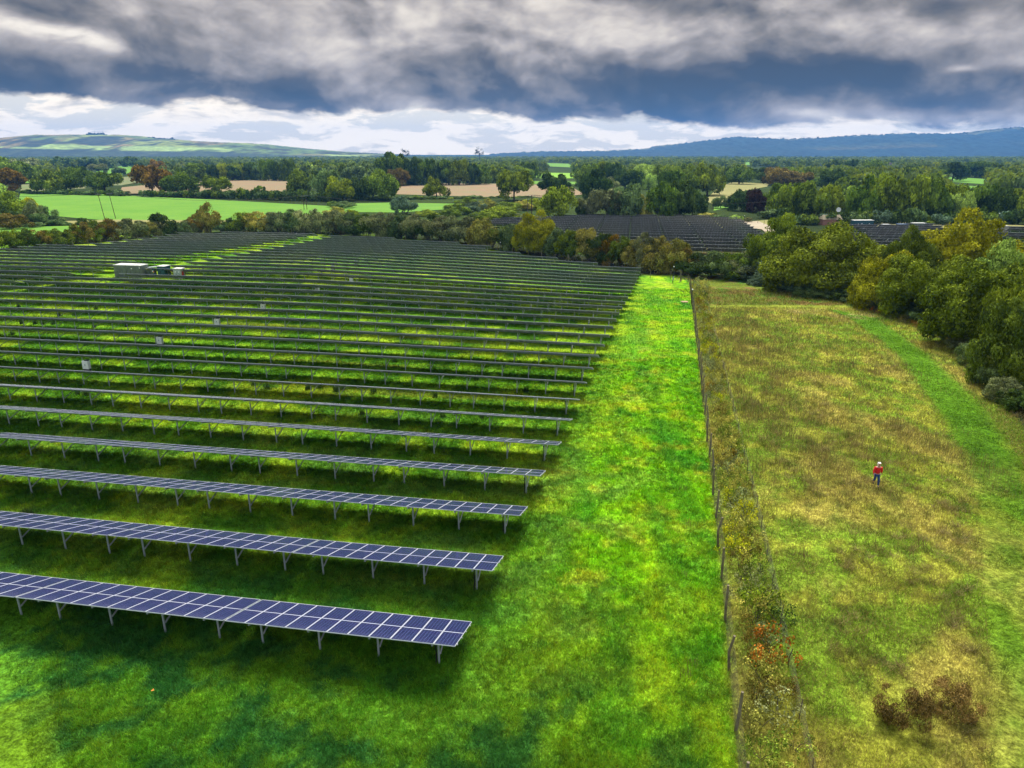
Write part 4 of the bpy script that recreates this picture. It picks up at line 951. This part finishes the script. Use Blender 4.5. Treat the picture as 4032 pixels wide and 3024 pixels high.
# ================================================================== HILLS
def hill(name, ridge, dist_, depth, cols, seed, bumps):
    # ridge: (picture x, picture y) in the 2212 px wide view, turned into real bearings and heights
    nX, nY = 420, 46
    rx = [ray(a*1.823, b*1.823) for a, b in ridge]; tx = [q[0]/q[1] for q in rx]; te = [q[2]/q[1] for q in rx]
    t = np.linspace(tx[0], tx[-1], nX); hz = np.interp(t, tx, te)*dist_+CZ
    s = np.linspace(-1.25, 1, nY)
    T, S = np.meshgrid(t, s); HZ = np.broadcast_to(hz, T.shape)
    Yy = dist_+S*depth; Xx = T*dist_*(1+.0*S)
    prof = np.where(S < 0, np.cos(np.clip(S, -1.25, 0)*PI/2.5), 1-.55*S**2)
    spur = (fbm(Xx*.0018, Yy*.0010, seed, 5)-.5)
    gul = np.sin(np.clip(-S/1.25, 0, 1)*PI)
    Zz = -6+(HZ+6)*np.clip(prof, 0, 1)*(1+.55*spur*gul)+bumps*(fbm(Xx*.03, Yy*.03, seed+3)-.5)*np.clip(prof, 0, 1)
    c = cols(Xx, Yy, S, spur)
    idx = np.arange(nX*nY).reshape(nY, nX); F = np.stack([idx[:-1, :-1], idx[:-1, 1:], idx[1:, 1:], idx[1:, :-1]], -1).reshape(-1, 4)
    o = link(name, npmesh(name, np.stack([Xx, Yy, Zz], -1).reshape(-1, 3), F, [M_hill], attrs={'Col': c.reshape(-1, 3)}, smooth=True)); o['kind'] = 'structure'
    return Xx, Yy, Zz, S, t
M_hill = mat('hill_cover', (.1, .1, .05), .95, 0, .1); t_ = NT(M_hill); a_ = t_.node('ShaderNodeAttribute', attribute_name='Col'); g_ = t_.node('ShaderNodeNewGeometry')
v_ = t_.node('ShaderNodeVectorMath', operation='SCALE'); t_.lk(a_.outputs['Color'], v_.inputs[0]); t_.lk(t_.ramp(t_.noise(g_.outputs['Position'], .02, 5, .7), .3, .7, .55, 1.4), v_.inputs['Scale']); t_.lk(v_.outputs[0], t_.n['Principled BSDF'].inputs['Base Color'])
def lcol(x, y, s, sp):
    n = fbm(x*.006, y*.003, 101); n2 = fbm(x*.0035+3+y*.0012, y*.0016, 102); n3 = fbm(x*.0012, y*.0014, 103)
    c = np.zeros(x.shape+(3,))+np.array([.10, .15, .035])
    def put(w, k): nonlocal c; w = np.clip(w, 0, 1)[..., None]; c = c*(1-w)+np.array(k)*w
    put(sst(.44, .54, n3)*(1-sst(-1800, -600, x))+0*n3, (.20, .15, .055)); put(sst(.52, .58, n2), (.19, .23, .05)); put(sst(.54, .60, n), (.035, .045, .022)); put(sst(.58, .66, fbm(x*.009, y*.005, 105)), (.045, .05, .022))
    put(sst(-.80, -.95, s)*.0+((s < -.92).astype(float))*.9, (.035, .05, .03)); put(((s < -.72) & (s > -.9) & (n2 > .5)).astype(float)*.9, (.26, .36, .10))
    return c
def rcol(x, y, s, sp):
    n = fbm(x*.002, y*.004, 111); c = np.zeros(x.shape+(3,))+np.array([.016, .040, .05])  # dark woods, with some blue of the haze painted into the colour
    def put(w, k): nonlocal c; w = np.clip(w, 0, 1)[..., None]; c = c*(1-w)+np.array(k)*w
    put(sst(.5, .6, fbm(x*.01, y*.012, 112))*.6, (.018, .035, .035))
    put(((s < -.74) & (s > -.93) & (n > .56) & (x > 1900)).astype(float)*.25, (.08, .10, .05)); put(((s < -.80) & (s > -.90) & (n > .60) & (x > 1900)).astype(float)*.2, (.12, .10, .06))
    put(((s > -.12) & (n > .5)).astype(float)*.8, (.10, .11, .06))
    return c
hill('hills', [(-300,300),(0,298),(60,303),(100,296),(150,292),(210,291),(270,292),(330,298),(400,304),(480,308),(560,311),(640,320),(720,327),(790,331),(860,334)], 5600, 1100, lcol, 7, 10)
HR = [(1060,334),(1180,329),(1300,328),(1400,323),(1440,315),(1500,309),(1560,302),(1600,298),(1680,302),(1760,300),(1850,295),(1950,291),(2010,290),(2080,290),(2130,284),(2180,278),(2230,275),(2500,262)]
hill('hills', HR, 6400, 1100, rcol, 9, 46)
# masts and ridge woods on the left hill
rm = ray(208*1.823, 291*1.823)
for i, dx in enumerate((-8, -2, 6, 14)):
    q = ray((208+dx)*1.823, 291*1.823); s = 5600/q[1]
    o = empty('radio_mast', '%s from the left of the thin radio masts on the left hill' % nth(i+1), 'radio mast', (q[0]*s, 5600, CZ+q[2]*s-4), 0, 'radio masts on the hilltop')
    b = MB(); b.tube([(0, 0, 0), (0, 0, (26, 34, 22, 30)[i])], [1.6, .8], 4); b.box((0, 0, 14), (3.4, 1, 1)); link('mast', b.mesh('mast', M_steel), o)
V_ = []; C_ = []
for kk_, (xs_, dd, Rg) in enumerate([(190+60*k/40, 5610, None) for k in range(26)]+[(322+10*k, 5610, None) for k in range(6)]+[(1500+6.2*k, 6420, 1) for k in range(115)]+[(1380+40*k, 6420, 1) for k in range(4)]):
    ridge = HR if Rg else [(0,298),(60,303),(100,296),(150,292),(210,291),(270,292),(330,298),(400,304)]
    yy = np.interp(xs_, [a for a, b in ridge], [b for a, b in ridge]); q = ray(xs_*1.823, yy*1.823); s = dd/q[1]
    V, lv, _ = base[kk_ % 8]; w = fr.uniform(9, 22); h = fr.uniform(8, 22)
    V_.append(V*np.array([w, w, h])+np.array([q[0]*s, dd, CZ+q[2]*s-6])); C_.append(np.full((len(V), 3), .03)*np.array([.8, 1.3, 1])*(.6+.8*lv[:, None]))
V_ = np.vstack(V_); o = link('ridge_woods', npmesh('ridge_woods', V_, np.arange(len(V_)).reshape(-1, 4), [M_blade], attrs={'Col': np.vstack(C_)})); tag(o, 'dark line of trees along the hill crests', 'woodland', None, 'stuff')
# farmhouses far out
for px, py, lab, w in [(3497,668,'white-gabled house glimpsed in the right-hand woods',9),(2050,634,'grey farmhouse roof far off between fields at centre',14),(3500,635,'pale far-off building left of the right-hand hills',16)]:
    p = G(px, py); o = empty('farmhouse', lab, 'house', p); b = MB(); b.box((0, 0, 4), (w, 7, 8)); link('wall', b.mesh('wall', M_white if w < 16 else M_lgrey), o)
    b = MB(); b.add([(-w/2-.4, -4, 7.9), (w/2+.4, -4, 7.9), (w/2+.4, 4, 7.9), (-w/2-.4, 4, 7.9), (-w/2, 0, 12), (w/2, 0, 12)], [(0, 1, 5, 4), (2, 3, 4, 5), (0, 4, 3), (1, 2, 5), (0, 3, 2, 1)]); link('roof', b.mesh('roof', mat('slate', (.07, .05, .05), .8)), o)

# ================================================================== PERSON
def skin(name, joints, edges, m, parent, sub=2):
    me = bpy.data.meshes.new(name); me.from_pydata([j[0] for j in joints], edges, []); me.materials.append(m); o = link(name, me, parent)
    sk = o.modifiers.new('skin', 'SKIN'); sv = me.skin_vertices[0].data
    for i, j in enumerate(joints): sv[i].radius = (j[1], j[2] if len(j) > 2 else j[1]); sv[i].use_root = (i == 0)
    ss = o.modifiers.new('sub', 'SUBSURF'); ss.levels = ss.render_levels = sub
    for p in me.polygons: p.use_smooth = True
    return o
M_skin = mat('skin', (.50, .26, .19), .5); M_red_j = varied('red_fleece', (.62, .008, .012), .8, 8, .2); M_jean = varied('blue_denim', (.010, .045, .17), .8, 8, .3); M_hair = mat('white_hair', (.80, .78, .76), .7); M_shoe = mat('brown_boots', (.05, .035, .02), .7); M_collar = mat('dark_collar', (.02, .02, .05), .8)
pp = G(3446, 1915)
per = empty('person', 'white-haired person in red fleece and blue jeans walking through the brown meadow', 'person', (pp[0], pp[1], pp[2]+.02), R(-6)); per.scale = (1.04,)*3
# faces the camera (-y), mid stride: own left leg (+x) forward and planted, right leg behind with the knee bent
body = [((0, .02, .96), .13, .10), ((0, .0, 1.12), .12, .09), ((0, -.02, 1.30), .15, .10), ((0, -.03, 1.44), .13, .09), ((0, -.05, 1.53), .055), ((0, -.075, 1.60), .065, .07), ((0, -.085, 1.69), .082, .098), ((0, -.08, 1.76), .06, .075),
  ((.19, -.02, 1.42), .055), ((.27, .05, 1.18), .042), ((.285, .10, .96), .030), ((.285, .095, .90), .034, .020),
  ((-.19, -.02, 1.42), .055), ((-.27, -.06, 1.18), .042), ((-.31, -.20, .98), .030), ((-.315, -.235, .925), .034, .020),
  ((.09, 0, .90), .085), ((.10, -.17, .52), .055), ((.10, -.18, .10), .038), ((.10, -.30, .05), .035), ((-.09, .03, .90), .085), ((-.10, .02, .50), .055), ((-.03, .34, .26), .038), ((-.03, .30, .13), .035)]
ed = [(0,1),(1,2),(2,3),(3,4),(4,5),(5,6),(6,7),(3,8),(8,9),(9,10),(10,11),(3,12),(12,13),(13,14),(14,15),(0,16),(16,17),(17,18),(18,19),(0,20),(20,21),(21,22),(22,23)]
for hand, sx in ((11, 1), (15, -1)):
    hx, hy, hz = body[hand][0]
    for f_ in range(5):
        L = (.05, .075, .08, .075, .06)[f_]; off = (f_-2.5)*.017
        b0 = len(body)
        if f_ == 0: a1 = (hx-sx*.01, hy-.04, hz+.01); a2 = (hx-sx*.02, hy-.055, hz-.03)
        else: a1 = (hx, hy+off, hz-.045); a2 = (hx-sx*.012, hy+off-.005, hz-.045-L*.6); 
        a3 = (a2[0]-sx*.012, a2[1]-.008, a2[2]-L*.4)
        body += [(a1, .009), (a2, .008), (a3, .007)]; ed += [(hand, b0), (b0, b0+1), (b0+1, b0+2)]
# face: nose, ears, chin as short chains
b0 = len(body); body += [((0, -.185, 1.665), .012), ((.085, -.08, 1.67), .014), ((-.085, -.08, 1.67), .014), ((0, -.15, 1.585), .03)]; ed += [(6, b0), (6, b0+1), (6, b0+2), (5, b0+3)]
ob = skin('body', body, ed, M_skin, per)
skin('jacket', [((0, .02, .93), .19, .135), ((0, .0, 1.12), .20, .14), ((0, -.02, 1.32), .20, .14), ((0, -.03, 1.45), .15, .10), ((.20, -.02, 1.41), .085), ((.285, .05, 1.18), .072), ((.295, .10, .97), .050), ((-.20, -.02, 1.41), .085), ((-.285, -.06, 1.18), .072), ((-.315, -.19, 1.0), .050)],
     [(0,1),(1,2),(2,3),(3,4),(4,5),(5,6),(3,7),(7,8),(8,9)], M_red_j, per)
skin('trousers', [((0, .02, .93), .155, .12), ((.09, 0, .85), .105), ((.10, -.16, .52), .08), ((.10, -.175, .12), .062), ((-.09, .03, .85), .105), ((-.10, .02, .50), .08), ((-.035, .32, .28), .062)], [(0,1),(1,2),(2,3),(0,4),(4,5),(5,6)], M_jean, per)
skin('collar', [((0, -.035, 1.49), .085, .08), ((0, -.05, 1.54), .08, .075)], [(0, 1)], M_collar, per)
skin('hair', [((0, -.045, 1.70), .088, .09), ((0, -.05, 1.765), .085, .092), ((0, -.02, 1.66), .08, .06)], [(0, 1), (0, 2)], M_hair, per)
for sx, a, b_ in ((1, (.10, -.14, .06), (.10, -.33, .04)), (-1, (-.03, .33, .17), (-.03, .27, .03))): skin('boot', [(a, .06, .055), (b_, .048, .04)], [(0, 1)], M_shoe, per)
mb = MB(); [mb.box((sx, -.172, 1.695), (.022, .012, .012)) for sx in (-.032, .032)]; mb.box((0, -.172, 1.625), (.045, .012, .008)); link('eyes_and_mouth', mb.mesh('eyes_and_mouth', M_collar), per)

# ================================================================== SKY AND LIGHT
SUN_EL, SUN_AZ = R(56), R(4)       # azimuth to the right of straight ahead (+y)
w = bpy.data.worlds.new('World'); bpy.context.scene.world = w; w.use_nodes = True
class WT(NT):
    def __init__(s, w): s.t = w.node_tree; s.n = s.t.nodes
t = WT(w); bg = t.n['Background']
sky = t.node('ShaderNodeTexSky', sky_type='NISHITA'); sky.sun_disc = False; sky.sun_elevation = SUN_EL; sky.sun_rotation = SUN_AZ
tc = t.node('ShaderNodeTexCoord'); sp = t.node('ShaderNodeSeparateXYZ'); t.lk(tc.outputs['Generated'], sp.inputs[0])
sx, sy, sz = sp.outputs
hyp = t.math('SQRT', t.math('ADD', t.math('MULTIPLY', sx, sx), t.math('MULTIPLY', sy, sy)))
el = t.math('ARCTAN2', sz, hyp); az = t.math('ARCTAN2', sx, sy)
# cloud coordinates: seen in perspective they flatten towards the horizon
cmb = t.node('ShaderNodeCombineXYZ'); t.lk(t.math('MULTIPLY', az, 1.0), cmb.inputs[0]); t.lk(t.math('MULTIPLY', el, 1.7), cmb.inputs[1])
wr = t.node('ShaderNodeTexNoise'); wr.inputs['Scale'].default_value = 5; wr.inputs['Detail'].default_value = 3; t.lk(cmb.outputs[0], wr.inputs['Vector'])
off = t.node('ShaderNodeVectorMath', operation='SCALE'); sb = t.node('ShaderNodeVectorMath', operation='SUBTRACT'); t.lk(wr.outputs['Color'], sb.inputs[0]); sb.inputs[1].default_value = (.5, .5, .5)
t.lk(sb.outputs[0], off.inputs[0]); off.inputs['Scale'].default_value = .09
ad = t.node('ShaderNodeVectorMath', operation='ADD'); t.lk(cmb.outputs[0], ad.inputs[0]); t.lk(off.outputs[0], ad.inputs[1]); cv = ad.outputs[0]
spw = t.node('ShaderNodeSeparateXYZ'); t.lk(cv, spw.inputs[0]); azw = spw.outputs[0]; elw = t.math('DIVIDE', spw.outputs[1], 1.7)
def pq(Dx, Dy):
    r = ray(Dx*1.8228, Dy*1.8228); return math.atan2(r[0], r[1]), math.atan2(r[2], math.hypot(r[0], r[1]))
def blob(Dx, Dy, rx, ry, amp, warp=True, tilt=0):
    a0, e0 = pq(Dx, Dy); a1, e1 = pq(Dx+rx, Dy-ry); ra, re = abs(a1-a0), abs(e1-e0)
    da = t.math('SUBTRACT', azw if warp else az, a0); de = t.math('SUBTRACT', elw if warp else el, e0)
    if tilt: de = t.math('SUBTRACT', de, t.math('MULTIPLY', da, tilt))
    A = t.math('DIVIDE', da, ra); E = t.math('DIVIDE', de, re)
    d2 = t.math('ADD', t.math('MULTIPLY', A, A), t.math('MULTIPLY', E, E))
    return t.math('MULTIPLY', t.math('EXPONENT', t.math('MULTIPLY', d2, -1.0)), amp)
mpd = t.node('ShaderNodeMapping'); t.lk(cv, mpd.inputs[0]); mpd.inputs['Rotation'].default_value = (0, 0, R(38)); mpd.inputs['Scale'].default_value = (.75, 1.25, 1)
sh = t.node('ShaderNodeVectorMath', operation='ADD'); t.lk(cv, sh.inputs[0]); sh.inputs[1].default_value = (.012, .020, 0)
relief = t.math('SUBTRACT', t.noise(cv, 9, 4, .5), t.noise(sh.outputs[0], 9, 4, .5))
n1 = t.noise(cv, 4.6, 6, .52); n2 = t.noise(mpd.outputs[0], 8, 7, .55, .15); n3 = t.noise(cv, 22, 6, .6)
b = t.math('ADD', .53, t.math('MULTIPLY', t.math('SUBTRACT', n1, .5), .85)); b = t.math('ADD', b, t.math('MULTIPLY', t.math('SUBTRACT', n2, .5), .55)); b = t.math('ADD', b, t.math('MULTIPLY', t.math('SUBTRACT', n3, .5), .28)); b = t.math('ADD', b, t.math('MULTIPLY', relief, 1.2))
for q in [(60,175,330,48,-.20),(420,180,300,55,-.20),(700,200,260,50,-.20),(980,190,160,50,-.16),(350,60,200,40,-.06),(1290,205,170,55,-.22),(1560,175,330,62,-.40),(1750,160,260,50,-.34),(2050,205,260,45,-.32),(1480,235,200,35,-.25),(1960,140,260,35,-.16),
          (600,55,160,50,.16),(1130,40,240,50,.16),(1350,95,90,35,.30),(820,90,120,60,.12),(2150,60,200,40,.05),(1700,40,350,40,.02),(2130,130,110,22,.22),(1800,250,200,20,.20),(2120,240,180,20,.10)]:
    b = t.math('ADD', b, blob(*q))
wc = blob(60, 62, 120, 18, .55, True, -.25); wc2 = blob(160, 88, 95, 11, .6, True, -.25); wc3 = blob(2090, 140, 40, 9, .35)
b = t.math('ADD', b, t.math('MULTIPLY', t.math('ADD', t.math('ADD', wc, wc2), wc3), t.ramp(n2, .38, .6, .25, 1.0)))
b = t.math('MAXIMUM', t.math('MINIMUM', b, 1.0), .04)
cr = t.node('ShaderNodeValToRGB'); t.lk(b, cr.inputs[0]); e = cr.color_ramp
e.elements[0].position = 0.0; e.elements[0].color = (.048, .064, .090, 1); e.elements[1].position = 1.0; e.elements[1].color = (.92, .93, .95, 1)
for p_, c_ in ((.22, (.092, .102, .122)), (.42, (.240, .240, .255)), (.60, (.43, .43, .47)), (.80, (.70, .70, .73))):
    k_ = e.elements.new(p_); k_.color = (*c_, 1)
deck = t.mix(1.0, cr.outputs[0], (1.12, 1.01, .84), 'MULTIPLY')
# bright band under the cloud base
ln = t.noise(cv, 14, 6, .6); low = t.math('ADD', t.math('MULTIPLY', n2, .5), t.math('MULTIPLY', ln, .5))
mpn = t.node('ShaderNodeMapping'); t.lk(cv, mpn.inputs[0]); mpn.inputs['Scale'].default_value = (5, 13, 1); lf = t.noise(mpn.outputs[0], 1.6, 8, .62)
nish = t.node('ShaderNodeVectorMath', operation='SCALE'); t.lk(sky.outputs[0], nish.inputs[0]); nish.inputs['Scale'].default_value = .08
clear = t.mix(.72, nish.outputs[0], (1.08, 1.0, .86))
lowc = t.mix(t.ramp(lf, .45, .52), clear, (1.36, 1.19, .93))
g_ = t.math('MULTIPLY', t.ramp(lf, .53, .68), t.ramp(el, pq(1100, 300)[1], pq(1100, 240)[1]))
lowc = t.mix(t.math('MULTIPLY', g_, .7), lowc, (.50, .49, .48))
e0 = pq(0, 208)[1]; 
# edge height of the cloud base against azimuth
aa = [pq(x_, 250)[0] for x_ in (0, 600, 1100, 1500, 2212)]; ee = [pq(x_, y_)[1] for x_, y_ in ((0, 207), (600, 234), (1100, 252), (1500, 264), (2212, 266))]
fc = t.node('ShaderNodeFloatCurve'); cu = fc.mapping.curves[0]
mr = t.math('DIVIDE', t.math('ADD', az, 1.0), 2.0, None, True); t.lk(mr, fc.inputs['Value'])
cu.points[0].location = (0, ee[0]*5+.03); cu.points[1].location = (1, ee[-1]*5)
for a_, e_ in zip(aa, ee): cu.points.new((a_+1)/2, e_*5)
fc.mapping.update()
edge = t.math('ADD', t.math('DIVIDE', fc.outputs[0], 5.0), t.math('MULTIPLY', t.math('SUBTRACT', n2, .5), .055)); edge = t.math('ADD', edge, t.math('MULTIPLY', t.math('SUBTRACT', n3, .5), .018))
f = t.ramp(t.math('SUBTRACT', el, edge), -.0035, .0055)
col = t.mix(f, lowc, deck)
# added fill light: unseen sky overhead and behind the camera made brighter
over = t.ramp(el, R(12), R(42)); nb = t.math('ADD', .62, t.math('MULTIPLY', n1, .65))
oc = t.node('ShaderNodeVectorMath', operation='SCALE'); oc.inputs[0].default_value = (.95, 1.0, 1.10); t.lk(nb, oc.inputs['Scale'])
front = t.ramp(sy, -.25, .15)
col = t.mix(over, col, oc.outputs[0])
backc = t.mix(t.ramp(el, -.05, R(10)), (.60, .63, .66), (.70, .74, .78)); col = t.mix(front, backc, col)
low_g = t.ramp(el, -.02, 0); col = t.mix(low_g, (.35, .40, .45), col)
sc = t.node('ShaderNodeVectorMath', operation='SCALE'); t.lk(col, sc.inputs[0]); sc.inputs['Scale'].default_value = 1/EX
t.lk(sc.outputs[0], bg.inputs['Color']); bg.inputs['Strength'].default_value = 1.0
sl = bpy.data.lights.new('sun', 'SUN'); sl.energy = 4.2; sl.angle = R(28); sl.color = (1, .95, .86); so = link('sun', sl)
d = Vector((math.sin(SUN_AZ)*math.cos(SUN_EL), math.cos(SUN_AZ)*math.cos(SUN_EL), math.sin(SUN_EL))); so.rotation_euler = d.to_track_quat('Z', 'Y').to_euler()
HAZE = True
if HAZE:
    m = bpy.data.materials.new('haze'); m.use_nodes = True; nt = m.node_tree; nt.nodes.clear(); ou = nt.nodes.new('ShaderNodeOutputMaterial'); pv = nt.nodes.new('ShaderNodeVolumePrincipled')
    pv.inputs['Density'].default_value = 6.5e-5; pv.inputs['Color'].default_value = (.12, .40, 1.0, 1); pv.inputs['Anisotropy'].default_value = .2
    nt.links.new(pv.outputs[0], ou.inputs['Volume'])
    mb = MB(); mb.box((0, 3700, 141), (12000, 8400, 300)); o = link('haze', mb.mesh('haze', m)); tag(o, 'thin blue air in front of the hills', 'haze', None, 'stuff')
s = bpy.context.scene
s.view_settings.view_transform = 'Standard'; s.view_settings.look = 'None'; s.view_settings.gamma = 1; s.view_settings.exposure = EXPO
s.cycles.max_bounces = 5; s.cycles.diffuse_bounces = 2; s.cycles.glossy_bounces = 2; s.cycles.transmission_bounces = 3; s.cycles.transparent_max_bounces = 4
s.cycles.use_denoising = True; s.cycles.use_adaptive_sampling = True; s.cycles.adaptive_threshold = .02
s.world.cycles.sampling_method = 'MANUAL'; s.world.cycles.sample_map_resolution = 512
s.render.use_persistent_data = False
